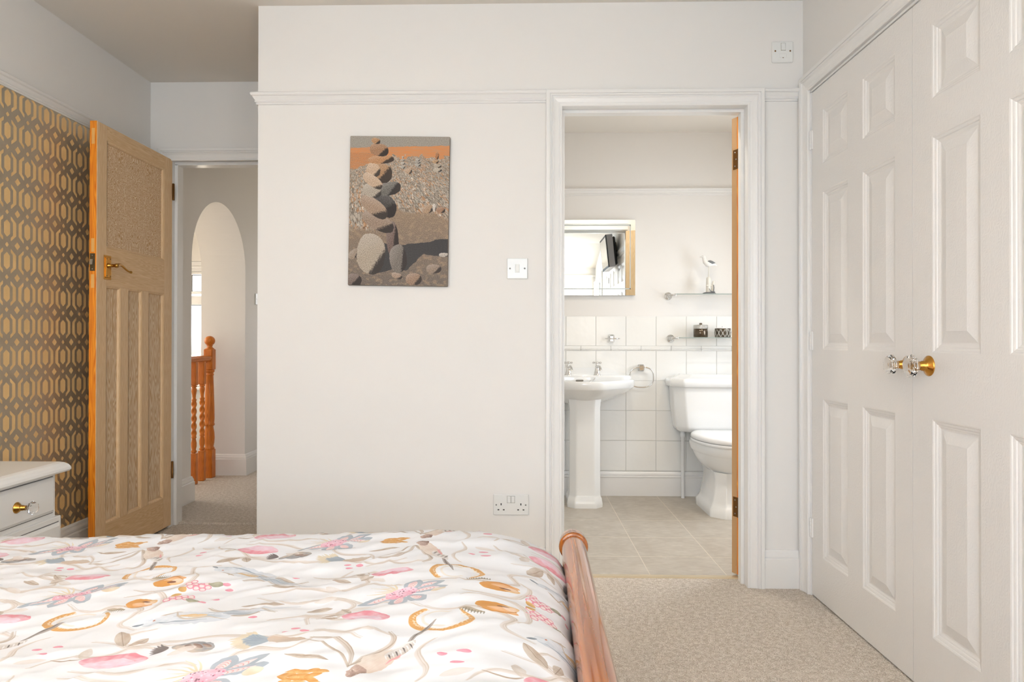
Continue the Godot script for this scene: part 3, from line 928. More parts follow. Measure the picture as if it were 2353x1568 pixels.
var RAIL := [[0.0, 0.0], [0.006, 0.0005], [0.008, 0.004], [0.006, 0.0078], [0.010, 0.0095], [0.012, 0.013], [0.009, 0.0175], [0.011, 0.0195], [0.018, 0.030], [0.017, 0.032], [0.023, 0.035], [0.026, 0.040], [0.026, 0.044], [0.023, 0.0475], [0.0, 0.048]]
var ARCH := [[0.0, 0.0], [0.0, 0.012], [0.002, 0.014], [0.008, 0.0145], [0.0095, 0.011], [0.011, 0.0112], [0.016, 0.0135], [0.022, 0.0145], [0.030, 0.0165], [0.036, 0.0195], [0.0385, 0.0165], [0.040, 0.017], [0.043, 0.022], [0.0465, 0.0235], [0.048, 0.0205], [0.0495, 0.0205], [0.051, 0.0245], [0.064, 0.0245], [0.066, 0.0225], [0.066, 0.0]]
var SKIRT := [[0.0, 0.0], [0.018, 0.0], [0.018, 0.118], [0.0165, 0.121], [0.0135, 0.123], [0.0145, 0.128], [0.0135, 0.134], [0.009, 0.143], [0.008, 0.148], [0.006, 0.152], [0.0, 0.155]]

func trim(called: String, path: Array, N: Vector3, prof: Array, label: String, cat: String, m: Material = null) -> MeshInstance3D:
	var st := new_st()
	sweep(st, path, N, prof)
	return struct(called, st, m if m else M.gloss_white, label, cat)

func build_trims() -> void:
	var yr := 1.986
	trim("trim_1", [Vector3(-1.0945, yr, ZB + 0.0), Vector3(-1.0945, yr, ZM), Vector3(0.104, yr, ZM)], Vector3.UP, RAIL, "white picture rail above the stone canvas, mitred round the corner", "picture rail")
	trim("trim_2", [Vector3(0.992, yr, ZM), Vector3(1.131, yr, ZM)], Vector3.UP, RAIL, "short white picture rail between bathroom doorway and wardrobe", "picture rail")
	trim("trim_3", [Vector3(XL, yr, ZR), Vector3(XL, yr, ZB)], Vector3.UP, RAIL, "white picture rail along the top of the gold wallpaper", "picture rail")
	trim("trim_4", [Vector3(XR, yr, ZR), Vector3(0.60, yr, ZR)], Vector3.UP, RAIL, "white picture rail on the wall behind the camera", "picture rail")
	trim("baseboard_ensuite", [Vector3(-1.0945, 0, ZB), Vector3(-1.0945, 0, ZM), Vector3(0.104, 0, ZM)], Vector3.UP, SKIRT, "white skirting board under the stone canvas, behind the bed", "baseboard")
	trim("baseboard_pier", [Vector3(0.992, 0, ZM), Vector3(1.133, 0, ZM)], Vector3.UP, SKIRT, "short white skirting board between bathroom doorway and wardrobe", "baseboard")
	trim("baseboard_left", [Vector3(XL, 0, ZR), Vector3(XL, 0, ZB)], Vector3.UP, prof_scale(SKIRT, 1.1, 1.2), "white skirting board under the gold wallpaper", "baseboard")
	trim("baseboard_rear", [Vector3(XR, 0, ZR), Vector3(XL, 0, ZR)], Vector3.UP, SKIRT, "white skirting board behind the camera", "baseboard")
	# bathroom doorway: architraves, lining with stops, threshold
	var inner := [Vector3(0.17, 0, ZM), Vector3(0.17, 1.969, ZM), Vector3(0.926, 1.969, ZM), Vector3(0.926, 0, ZM)]
	trim("trim_5", inner, AXIS_Z, prof_scale(ARCH, -1.0), "white moulded architrave round the bathroom doorway", "architrave")
	var zb := -3.046
	trim("trim_6", [Vector3(0.17, 0, zb), Vector3(0.17, 1.975, zb), Vector3(0.93, 1.975, zb)], -AXIS_Z, ARCH, "white architrave on the bathroom side of the doorway", "architrave")
	var st := new_st()
	bx(st, 0.155, 0.170, 0, 1.969, zb, ZM)
	bx(st, 0.926, 0.941, 0, 1.969, zb, ZM)
	bx(st, 0.155, 0.941, 1.969, 1.984, zb, ZM)
	bx(st, 0.170, 0.183, 0, 1.956, -3.0, -2.962, 0.001)
	bx(st, 0.913, 0.926, 0, 1.956, -3.0, -2.962, 0.001)
	bx(st, 0.170, 0.926, 1.956, 1.969, -3.0, -2.962, 0.001)
	struct("trim_7", st, M.gloss_white, "white door lining and stops inside the bathroom doorway", "door lining")
	st = new_st()
	slab(st, [[-0.018, -0.003], [0.018, -0.003], [0.013, 0.003], [-0.013, 0.003]], 0.17, 0.926, Transform3D(Basis(Vector3(0, 0, -1), Vector3(0, 1, 0), Vector3(1, 0, 0)), Vector3(0, 0.002, -3.04)))
	struct("trim_8", st, M.threshold_metal, "thin pale metal threshold strip between carpet and grey tiles", "threshold")
	# landing doorway
	var io := [Vector3(-1.885, 0, ZB), Vector3(-1.885, 1.973, ZB), Vector3(-1.19, 1.973, ZB), Vector3(-1.19, 0, ZB)]
	trim("trim_9", io, AXIS_Z, prof_scale(ARCH, -1.0), "cream architrave round the landing doorway beside the stripped door", "architrave")
	st = new_st()
	bx(st, -1.90, -1.885, 0, 1.98, ZB - 0.12, ZB)
	bx(st, -1.19, -1.175, 0, 1.98, ZB - 0.12, ZB)
	bx(st, -1.90, -1.175, 1.98, 1.995, ZB - 0.12, ZB)
	bx(st, -1.885, -1.868, 0, 1.965, ZB - 0.10, ZB - 0.036, 0.001)
	bx(st, -1.207, -1.19, 0, 1.965, ZB - 0.10, ZB - 0.036, 0.001)
	bx(st, -1.885, -1.19, 1.960, 1.98, ZB - 0.10, ZB - 0.036, 0.001)
	struct("trim_10", st, M.gloss_white, "cream door lining and stops of the landing doorway", "door lining")

# ------------------------------------------------------------------ wardrobe
var PANELP := [[0.0, 0.0], [-0.004, -0.0012], [-0.0065, -0.0036], [-0.0085, -0.0038], [-0.013, -0.0055], [-0.0155, -0.0082], [-0.018, -0.0084], [-0.024, -0.0112], [-0.028, -0.0115], [-0.034, -0.010], [-0.058, -0.0035], [-0.060, -0.0028]]

func moulded(st: SurfaceTool, x0: float, x1: float, y0: float, y1: float, z: float, prof: Array) -> void:
	var path := [Vector3(x0, y0, z), Vector3(x1, y0, z), Vector3(x1, y1, z), Vector3(x0, y1, z)]
	var rings: Array = []
	for p in prof:
		var a: float = -p[0]
		rings.append([Vector3(x0 + a, y0 + a, z + p[1]), Vector3(x1 - a, y0 + a, z + p[1]), Vector3(x1 - a, y1 - a, z + p[1]), Vector3(x0 + a, y1 - a, z + p[1])])
	st.set_smooth_group(-1)
	for j in rings.size() - 1:
		for i in 4:
			var i2 := (i + 1) % 4
			quad_n(st, rings[j][i], rings[j][i2], rings[j + 1][i2], rings[j + 1][i], AXIS_Z)
	var q: Array = rings[rings.size() - 1]
	quad_n(st, q[0], q[1], q[2], q[3], AXIS_Z)

func glass_knob(parent: Node3D, at: Vector3, rot: Vector3, r: float, names := ["knob_rose", "glass_knob"]) -> void:
	# a brass rose and a faceted glass knob; the axis is the local y of the rotation
	var xf := Transform3D(Basis.from_euler(rot), at)
	var st := new_st()
	lathe(st, [[r * 0.86, 0.0], [r * 0.86, 0.002], [r * 0.80, 0.004], [r * 0.52, 0.011], [r * 0.42, 0.015], [r * 0.42, 0.020], [r * 0.36, 0.021], [r * 0.36, 0.030], [0.0, 0.030]], 28, xf)
	obj(names[0], st, M.brass, parent)
	st = new_st()
	var k := r / 0.034
	lathe(st, [[0.0, 0.0285], [0.011 * k, 0.0285], [0.0135 * k, 0.033], [0.012 * k, 0.036], [0.022 * k, 0.040], [0.033 * k, 0.046], [0.034 * k, 0.052], [0.028 * k, 0.060], [0.016 * k, 0.0635], [0.0, 0.0635]], 8, xf, -1, 0.2)
	obj(names[1], st, M.crystal, parent)

func build_wardrobe() -> void:
	var t := thing("fitted_wardrobe", "white fitted wardrobe of moulded six-panel doors with cut glass knobs along the right wall", "wardrobe", Vector3(XR, 0, -2.837))
	var dir := Basis(Vector3(0, 0, 1), Vector3(0, 1, 0), Vector3(-1, 0, 0))
	# carcass behind the doors
	var st := new_st()
	bx(st, 0.60, 0.62, 0, 1.99, 0.0, 3.61)
	bx(st, 0.045, 0.62, 0, 1.99, -0.02, -0.002)
	bx(st, 0.045, 0.62, 0, 1.99, 3.614, 3.63)
	bx(st, 0.045, 0.62, 1.991, 1.996, -0.02, 3.63)
	obj("carcass", st, M.furniture_white, t)
	# moulded frame round the doors
	st = new_st()
	sweep(st, [Vector3(0, 0, -0.010), Vector3(0, 2.003, -0.010), Vector3(0, 2.003, 3.622), Vector3(0, 0, 3.622)], Vector3(-1, 0, 0), prof_scale(ARCH, -1.0))
	bx(st, -0.004, 0.05, 0, 1.996, -0.022, -0.003)
	bx(st, -0.004, 0.05, 1.9915, 1.9975, -0.010, 3.622)
	bx(st, -0.004, 0.05, 0, 1.996, 3.612, 3.622)
	obj("architrave", st, M.gloss_white, t)
	# one door, then its meshes shared
	var cols := [[0.098, 0.308], [0.413, 0.623]]
	var rows := [[0.167, 0.779], [0.965, 1.573], [1.677, 1.888]]
	var W := 0.7195
	var H := 1.983
	var leaf := new_st()
	bx(leaf, 0, W, 0, H, -0.036, -0.013)
	for xx in [[0.0, 0.098], [0.308, 0.413], [0.623, W]]: bx(leaf, xx[0], xx[1], 0, H, -0.0135, 0.0)
	for c in cols:
		for yy in [[0.0, 0.167], [0.779, 0.965], [1.573, 1.677], [1.888, H]]: bx(leaf, c[0], c[1], yy[0], yy[1], -0.0135, 0.0)
	var leaf_mesh := mesh_of(leaf)
	var pm: Array = []
	for r in rows:
		for c in cols:
			var ps := new_st()
			moulded(ps, c[0], c[1], r[0], r[1], 0.0, PANELP)
			pm.append(mesh_of(ps))
	var hs := new_st()
	for k in 5: lathe(hs, [[0.0045, 0.0], [0.005, 0.001], [0.005, 0.0135], [0.0045, 0.0145]], 10, Transform3D(Basis(), Vector3(0, 0.015 * k - 0.037, 0)))
	bx(hs, 0.0, 0.012, -0.037, 0.037, -0.004, 0.0015)
	var hinge_mesh := mesh_of(hs)
	for i in 5:
		var o := objm("door", leaf_mesh, M.door_white, t)
		o.transform = Transform3D(dir, Vector3(0, 0.006, i * 0.7215))
		for q in pm: objm("panel", q, M.door_white, o)
		var left_hung := i % 2 == 0 and i < 4
		var hx := 0.0 if left_hung else W
		for y in [0.262, 1.0, 1.795]:
			var hh := objm("hinge", hinge_mesh, M.gloss_white, o)
			hh.position = Vector3(hx - 0.002 if left_hung else hx + 0.002, y, 0.004)
		var kx: float = W - 0.026 if left_hung else 0.082
		glass_knob(o, Vector3(kx, 0.928, 0.0), Vector3(PI / 2, 0, 0), 0.031 if left_hung else 0.034)

# ------------------------------------------------------------------ the stripped pine door, open against the wallpaper
func build_bedroom_door() -> void:
	var t := thing("door_1", "old stripped pine panel door with brass lever handle, open beside the gold wallpaper", "door", Vector3(-1.88, 0.012, -3.10), Vector3(0, PI / 2, 0), "", "structure")
	var W := 0.68
	var H := 1.968
	var th := 0.033
	var st: SurfaceTool
	for xx in [[0.0, 0.076], [0.596, W]]:
		st = new_st()
		bx(st, xx[0], xx[1], 0, H, -th, 0, 0.0015)
		obj("stile", st, M.pine_upright, t)
	for yy in [[0.0, 0.160], [1.240, 1.415], [1.900, H]]:
		st = new_st()
		bx(st, 0.076, 0.596, yy[0], yy[1], -th, -0.0003, 0.0008)
		obj("rail", st, M.pine_across, t)
	for xx in [[0.190, 0.258], [0.380, 0.444]]:
		st = new_st()
		bx(st, xx[0], xx[1], 0.160, 1.240, -th, -0.0003, 0.0015)
		obj("mullion", st, M.pine_upright, t)
	var bead := [[0.0, 0.0], [-0.004, -0.0015], [-0.008, -0.004], [-0.0105, -0.0085], [-0.011, -0.0125]]
	for q in [[0.076, 0.596, 1.415, 1.900, true], [0.076, 0.190, 0.160, 1.240, false], [0.258, 0.380, 0.160, 1.240, false], [0.444, 0.596, 0.160, 1.240, false]]:
		st = new_st()
		bx(st, q[0], q[1], q[2], q[3], -0.022, -0.012)
		var p := obj("panel", st, M.fir_panel if q[4] else M.fir_strip, t)
		st = new_st()
		var rings: Array = []
		for b in bead:
			var a: float = -b[0]
			rings.append([Vector3(q[0] + a, q[2] + a, b[1]), Vector3(q[1] - a, q[2] + a, b[1]), Vector3(q[1] - a, q[3] - a, b[1]), Vector3(q[0] + a, q[3] - a, b[1])])
		for j in rings.size() - 1:
			for i in 4: quad_n(st, rings[j][i], rings[j][(i + 1) % 4], rings[j + 1][(i + 1) % 4], rings[j + 1][i], AXIS_Z)
		obj("panel_bead", st, M.pine_upright, p)
	# the varnished latch edge with old lock patches
	st = new_st()
	bx(st, -0.0012, 0.0006, 0.0, H, -th + 0.0008, -0.0016)
	obj("latch_edge", st, M.varnished_edge, t)
	for yy in [[1.865, 1.935], [1.385, 1.445], [1.225, 1.285], [0.02, 0.10]]:
		st = new_st()
		bx(st, -0.0018, 0.0, yy[0], yy[1], -0.024, -0.010)
		obj("wood_patch", st, M.raw_pine, t)
	st = new_st()
	bx(st, -0.0028, 0.0, 1.300, 1.378, -0.0295, -0.0065, 0.0006)
	var lp := obj("latch_plate", st, M.dark_steel, t)
	st = new_st()
	slab(st, [[-0.011, -0.012], [-0.001, -0.012], [-0.001, 0.012], [-0.008, 0.012]], -0.026, -0.013, Transform3D(Basis(), Vector3(0, 1.340, 0)))
	obj("latch_bolt", st, M.screw_steel, lp)
	for y in [1.309, 1.369]:
		st = new_st()
		lathe(st, [[0.0028, 0.0], [0.0026, 0.0008], [0.0, 0.001]], 10, Transform3D(Basis(Vector3(0, 0, 1), PI / 2), Vector3(-0.0027, y, -0.018)))
		obj("screw", st, M.screw_steel, lp)
	# lever handle on a brass plate
	st = new_st()
	bx(st, 0.052, 0.106, 1.268, 1.378, 0.0, 0.004, 0.001)
	bx(st, 0.058, 0.100, 1.276, 1.370, 0.004, 0.008, 0.003)
	var hp := obj("handle_plate", st, M.brass, t)
	for q in [[0.066, 1.284], [0.092, 1.284], [0.066, 1.362], [0.092, 1.362]]:
		st = new_st()
		lathe(st, [[0.003, 0.0], [0.0027, 0.0006], [0.0, 0.0007]], 10, rot_xf(Vector3.RIGHT, 90, Vector3(q[0], q[1], 0.0079)))
		obj("screw", st, M.old_brass, hp)
	st = new_st()
	var xo := rot_xf(Vector3.RIGHT, 90, Vector3(0.079, 1.332, 0.008))
	lathe(st, [[0.011, 0.0], [0.011, 0.003], [0.0075, 0.006], [0.0068, 0.028], [0.009, 0.031], [0.010, 0.037], [0.009, 0.043], [0.0, 0.046]], 20, xo)
	var pts: Array = []
	var rr: Array = []
	for k in 22:
		var s := k / 21.0
		pts.append(Vector3(0.079 + 0.122 * s, 1.332 + 0.008 * sin(s * TAU * 0.85) - 0.012 * s * s, 0.044 - 0.004 * sin(s * PI)))
		rr.append(lerpf(0.0078, 0.0042, smoothstep(0.0, 0.75, s)) + (0.0018 if k > 19 else 0.0))
	tube(st, pts, rr, 12)
	obj("lever", st, M.brass, hp)
	st = new_st()
	bx(st, 0.052, 0.106, 1.268, 1.378, -th - 0.006, -th, 0.002)
	lathe(st, [[0.010, 0.0], [0.007, 0.01], [0.007, 0.034], [0.010, 0.040], [0.0, 0.045]], 16, rot_xf(Vector3.RIGHT, -90, Vector3(0.079, 1.332, -th - 0.005)))
	tube(st, [Vector3(0.079, 1.332, -th - 0.045), Vector3(0.12, 1.335, -th - 0.046), Vector3(0.19, 1.322, -th - 0.044)], 0.006, 10)
	obj("rear_handle", st, M.brass, t)
	st = new_st()
	for y in [0.25, 1.75]: lathe(st, [[0.006, 0.0], [0.006, 0.09], [0.0, 0.092]], 12, Transform3D(Basis(), Vector3(W + 0.004, y, 0.004)))
	obj("hinge", st, M.old_brass, t)

# ------------------------------------------------------------------ bathroom
const ZW := -4.65

func spot(nm: String, pos: Vector3, e: float, ang: float) -> void:
	var l := SpotLight3D.new()
	l.name = nm
	l.position = pos
	l.rotation_degrees = Vector3(-90, 0, 0)
	l.spot_angle = ang
	l.spot_angle_attenuation = 1.0
	l.spot_range = 8.0
	l.spot_attenuation = 2.0
	l.light_energy = e
	l.light_size = 0.04
	l.light_color = Color(1.0, 0.965, 0.91)
	l.shadow_enabled = true
	add_child(l)

func build_bathroom() -> void:
	var wp: Material = M.wall_paint
	var st := new_st()
	bx(st, -0.45, 2.0, -0.1, 2.5, ZW - 0.10, ZW)
	var wall := struct("wall_bathroom", st, wp, "bathroom back wall, white tiles below and cream paint above", "wall")
	st = new_st()
	bx(st, -0.35, 1.9, 0.150, 1.167, ZW, ZW + 0.0035)
	obj("grout", st, M.grout, wall)
	st = new_st()
	var half := 0.0965
	cbox(st, Vector3(-half, -half, 0), Vector3(half, half, 0.0065), 0.0016)
	var tile_mesh := mesh_of(st)
	for row in [1.0720, 0.8447, 0.6505, 0.4553, 0.2587]:
		for k in range(-4, 8):
			var x: float = 0.4921 + 0.1955 * k - 0.09775
			if x + half > 1.9 or x - half < -0.35: continue
			objm("tile", tile_mesh, M.wall_tile, wall).position = Vector3(x, row, ZW)
	# border tiles with a rope bead
	st = new_st()
	cbox(st, Vector3(-half, -0.0165, 0), Vector3(half, 0.0165, 0.0065), 0.0012)
	var rings: Array = []
	for k in 97:
		var x := -half + 0.0005 + (2.0 * half - 0.001) * k / 96.0
		var a: Array = []
		for j in 9:
			var an := PI * j / 8.0
			var r := 0.0058 + 0.0018 * sin((x / 0.0075) * TAU + an * 2.0)
			a.append(Vector3(x, -0.006 + cos(an) * r, 0.0062 + sin(an) * r * 0.9))
		rings.append(a)
	st.set_smooth_group(2)
	for k in 96:
		for j in 8:
			quad_n(st, rings[k][j], rings[k + 1][j], rings[k + 1][j + 1], rings[k][j + 1], Vector3(0, cos(PI * (j + 0.5) / 8.0), sin(PI * (j + 0.5) / 8.0)))
	var border_mesh := mesh_of(st)
	for k in range(-4, 8):
		var x: float = 0.4921 + 0.1955 * k
		if x + half > 1.9 or x - half < -0.35: continue
		objm("border_tile", border_mesh, M.wall_tile, wall).position = Vector3(x, 0.9582, ZW)
	st = new_st()
	bx(st, -0.45, -0.35, -0.1, 2.5, ZW, -3.046)
	struct("wall_bathroom_left", st, wp, "left side wall of the bathroom", "wall")
	st = new_st()
	bx(st, 1.9, 2.0, -0.1, 2.5, ZW, -4.25)
	bx(st, 1.9, 2.0, -0.1, 2.5, -3.65, -2.9)
	bx(st, 1.9, 2.0, -0.1, 0.78, -4.25, -3.65)
	bx(st, 1.9, 2.0, 1.62, 2.5, -4.25, -3.65)
	struct("wall_bathroom_right", st, wp, "right side wall of the bathroom", "wall")
	st = new_st()
	bx(st, -0.45, 2.0, 2.37, 2.5, ZW, -3.046)
	struct("ceiling", st, M.ceiling_paint, "bathroom ceiling", "ceiling")
	trim("trim_11", [Vector3(-0.35, 1.957, ZW), Vector3(1.9, 1.957, ZW)], Vector3.UP, prof_scale(RAIL, 0.9, 0.95), "white picture rail high on the bathroom back wall", "picture rail")
	trim("baseboard_bathroom", [Vector3(-0.35, 0, ZW + 0.004), Vector3(1.9, 0, ZW + 0.004)], Vector3.UP, [[0.0, 0.0], [0.015, 0.0], [0.015, 0.118], [0.018, 0.121], [0.0185, 0.127], [0.014, 0.131], [0.016, 0.138], [0.014, 0.148], [0.009, 0.155], [0.0, 0.158]], "white skirting board below the bathroom tiles", "baseboard")
	# grey floor tiles
	st = new_st()
	bx(st, -0.45, 2.0, -0.1, -0.0006, ZW - 0.05, -3.036)
	var fl := struct("floor", st, M.floor_grout, "grey stone-effect tiled bathroom floor", "floor")
	var zs := [-4.65, -4.0, -3.654, -3.328, -3.042]
	for r in 4:
		for k in range(-3, 5):
			var x0: float = 0.5585 + 0.3285 * k
			if x0 > 1.9: continue
			st = new_st()
			bx(st, maxf(x0 + 0.002, -0.35), minf(x0 + 0.3265, 1.9), -0.010, 0.0, zs[r] + 0.003, zs[r + 1] - 0.003, 0.0003)
			obj("tile", st, M.floor_tile, fl)
	# recessed ceiling lights, out of view, placed to light the bathroom back wall
	for q in [["unseen round recessed bathroom ceiling light nearer the basin, placed to light the back wall", 0.60, -3.32], ["unseen round recessed bathroom ceiling light nearer the toilet, placed to light the back wall", 1.40, -3.32]]:
		var d := thing("unseen_ceiling_light", q[0], "light", Vector3(q[1], 2.37, q[2]), Vector3.ZERO, "bathroom ceiling lights")
		st = new_st()
		lathe(st, [[0.030, -0.003], [0.040, -0.005], [0.045, -0.002], [0.045, 0.0]], 28)
		obj("rim", st, M.chrome, d)
		st = new_st()
		lathe(st, [[0.001, -0.0045], [0.029, -0.0045], [0.029, -0.0035], [0.001, -0.0035]], 24)
		var em := mat("lamp_glow", Color.WHITE, 0.5)
		em.emission_enabled = true
		em.emission = Color(1.0, 0.95, 0.88)
		em.emission_energy_multiplier = 4.0
		obj("lamp_disc", st, em, d)
		spot("unseen_ceiling_light_beam", Vector3(q[1], 2.355, q[2]), 0.60, 85.0)
	side_window("window_4", "white framed bathroom side window, out of view behind the open door, placed to light basin and tiles", Vector3(1.95, 1.2, -3.95), -PI / 2, 0.30, 0.42)  # unseen, lights the bathroom from the right
	build_basin()
	build_toilet()
	build_bath_fittings()

# plan of the basin: front half of an octagon, closed by the wall; t = scale about (cx, cz)
func basin_ring(y: float, s: float, zshift := 0.0, n := 6) -> Array:
	var P := [Vector2(0.295, 0.004), Vector2(0.335, 0.150), Vector2(0.255, 0.28), Vector2(0.10, 0.46), Vector2(0.0, 0.475), Vector2(-0.10, 0.46), Vector2(-0.255, 0.28), Vector2(-0.335, 0.150), Vector2(-0.295, 0.004)]
	var cz := 0.235
	var Q: Array = []
	for i in P.size():
		var a: Vector2 = P[i]
		var b: Vector2 = P[(i + 1) % P.size()]
		for k in n:
			var t := float(k) / n
			Q.append(a.lerp(b, t))
	# soften the corners
	for it in 3:
		var R: Array = []
		for i in Q.size(): R.append((Q[posmod(i - 1, Q.size())] + Q[i] * 2.0 + Q[(i + 1) % Q.size()]) / 4.0)
		Q = R
	var out: Array = []
	for q in Q: out.append(Vector3(q.x * s, y, minf((q.y - cz) * s + cz + zshift, 10.0)))
	return out

func build_basin() -> void:
	var cx := 0.392
	var b := thing("basin", "white ceramic pedestal basin with two cross-head taps below the mirror", "basin", Vector3(cx, 0, ZW + 0.0065))
	var st := new_st()
	var R: Array = []
	for q in [[0.615, 0.30, -0.02], [0.640, 0.50, -0.01], [0.655, 0.62, 0.0], [0.672, 0.76, 0.0], [0.695, 0.90, 0.0], [0.710, 0.965, 0.0], [0.715, 0.985, 0.0], [0.719, 1.0, 0.0], [0.748, 1.008, 0.0], [0.760, 1.003, 0.0], [0.766, 0.988, 0.0], [0.766, 0.945, 0.004], [0.760, 0.92, 0.008], [0.735, 0.86, 0.014], [0.69, 0.74, 0.02], [0.655, 0.5, 0.02], [0.645, 0.2, 0.02]]:
		R.append(basin_ring(q[0], q[1], q[2]))
	loft(st, R, true, true)
	obj("bowl", st, M.ceramic, b)
	# raised tap deck with a curved upstand
	st = new_st()
	var D: Array = []
	for q in [[0.70, 0.96], [0.776, 1.0], [0.786, 0.985], [0.790, 0.955]]:
		var a: Array = []
		var s: float = q[1]
		for p in [[0.318, 0.0], [0.318, 0.10], [0.29, 0.165], [0.24, 0.185], [0.12, 0.192], [0.0, 0.195], [-0.12, 0.192], [-0.24, 0.185], [-0.29, 0.165], [-0.318, 0.10], [-0.318, 0.0]]:
			a.append(Vector3(p[0] * s, q[0], 0.09 + (p[1] - 0.09) * s))
		D.append(a)
	loft(st, D, true, true)
	var deck := obj("tap_deck", st, M.ceramic, b)
	st = new_st()
	var poly: Array = [[-0.30, 0.78], [0.30, 0.78]]
	for k in 25:
		var x := 0.30 - 0.60 * k / 24.0
		poly.append([x, 0.783 + 0.050 * smoothstep(0.0, 1.0, clampf((0.27 - absf(x)) / 0.10, 0.0, 1.0))])
	slab(st, poly, 0.001, 0.022)
	obj("upstand", st, M.ceramic, deck)
	# overflow
	st = new_st()
	var slot: Array = []
	for k in 24:
		var an := TAU * k / 24.0
		slot.append([cos(an) * 0.006 + (0.018 if cos(an) >= 0 else -0.018), sin(an) * 0.006])
	slab(st, slot, 0.0, 0.003, Transform3D(Basis(), Vector3(-0.022, 0.758, 0.196)))
	obj("overflow_slot", st, M.pewter, b)
	st = new_st()
	tube(st, [Vector3(0.088, 0.79, 0.18), Vector3(0.080, 0.779, 0.197), Vector3(0.062, 0.762, 0.203), Vector3(0.046, 0.753, 0.203)], 0.0018, 6)
	lathe(st, [[0.0, -0.007], [0.006, -0.004], [0.007, 0.0], [0.005, 0.005], [0.0, 0.006]], 12, Transform3D(Basis(), Vector3(0.044, 0.752, 0.204)))
	obj("plug_chain", st, M.chrome, b)
	# pedestal, eight-sided with a stepped foot
	st = new_st()
	var Pd: Array = []
	for q in [[0.0, 0.107, 0.107], [0.020, 0.108, 0.107], [0.055, 0.102, 0.101], [0.062, 0.097, 0.095], [0.075, 0.0945, 0.092], [0.20, 0.0935, 0.090], [0.45, 0.093, 0.090], [0.60, 0.093, 0.090], [0.66, 0.100, 0.098]]:
		var a: Array = []
		var rx: float = q[1]
		var rz: float = q[2]
		var P := [Vector2(rx, -0.10), Vector2(rx, rz * 0.62), Vector2(rx * 0.60, rz), Vector2(-rx * 0.60, rz), Vector2(-rx, rz * 0.62), Vector2(-rx, -0.10)]
		for i in P.size():
			var p0: Vector2 = P[i]
			var p1: Vector2 = P[(i + 1) % P.size()]
			for k in 4:
				var t: float = [0.04, 0.12, 0.88, 0.96][k]
				var p := p0.lerp(p1, t)
				a.append(Vector3(p.x, q[0], p.y + 0.265))
		Pd.append(a)
	loft(st, Pd, true, true)
	obj("pedestal", st, M.ceramic, b)
	# taps
	for s in [-1.0, 1.0]:
		st = new_st()
		var at := Vector3(0.091 * s + 0.004, 0.789, 0.115)
		var xf := Transform3D(Basis(), at)
		lathe(st, [[0.0235, 0.0], [0.024, 0.003], [0.021, 0.006], [0.019, 0.014], [0.0145, 0.030], [0.012, 0.046], [0.0115, 0.060], [0.008, 0.064], [0.0065, 0.072], [0.009, 0.075], [0.009, 0.083], [0.004, 0.087], [0.0, 0.088]], 20, xf)
		tube(st, [Vector3(0, 0.050, 0), Vector3(0.004, 0.056, 0.025), Vector3(0.010, 0.056, 0.050), Vector3(0.013, 0.046, 0.064), Vector3(0.013, 0.030, 0.066)], [0.009, 0.0085, 0.0085, 0.010, 0.0135], 14, xf)
		var tap := obj("tap", st, M.chrome, b)
		st = new_st()
		for an in [20.0, 110.0, 200.0, 290.0]:
			var d := Vector3(cos(deg_to_rad(an)), 0, sin(deg_to_rad(an)))
			tube(st, [at + Vector3(0, 0.079, 0), at + Vector3(0, 0.079, 0) + d * 0.014, at + Vector3(0, 0.079, 0) + d * 0.024, at + Vector3(0, 0.079, 0) + d * 0.0285], [0.0042, 0.0045, 0.0068, 0.004], 10)
		obj("cross_handle", st, M.chrome, tap)

func dring(y: float, w: float, zb: float, zf: float, n := 40, flat := 0.35) -> Array:
	# D-shaped plan: straight back at zb, rounded front reaching zf
	var a: Array = []
	for i in n:
		var t := TAU * i / n
		var x := cos(t) * w
		var s := sin(t)
		var mid := lerpf(zb, zf, flat)
		var z := mid + (zf - mid) * s if s >= 0.0 else mid + (mid - zb) * maxf(-1.0, s * 1.35)
		a.append(Vector3(x, y, z))
	return a

func octo(y: float, w: float, z0: float, z1: float, cut: float) -> Array:
	var P := [Vector2(w, z0), Vector2(w, z1 - cut), Vector2(w - cut, z1), Vector2(-w + cut, z1), Vector2(-w, z1 - cut), Vector2(-w, z0)]
	var a: Array = []
	for i in P.size():
		var p0: Vector2 = P[i]
		var p1: Vector2 = P[(i + 1) % P.size()]
		for t in [0.03, 0.1, 0.5, 0.9, 0.97]:
			var p := p0.lerp(p1, t)
			a.append(Vector3(p.x, y, p.y))
	return a

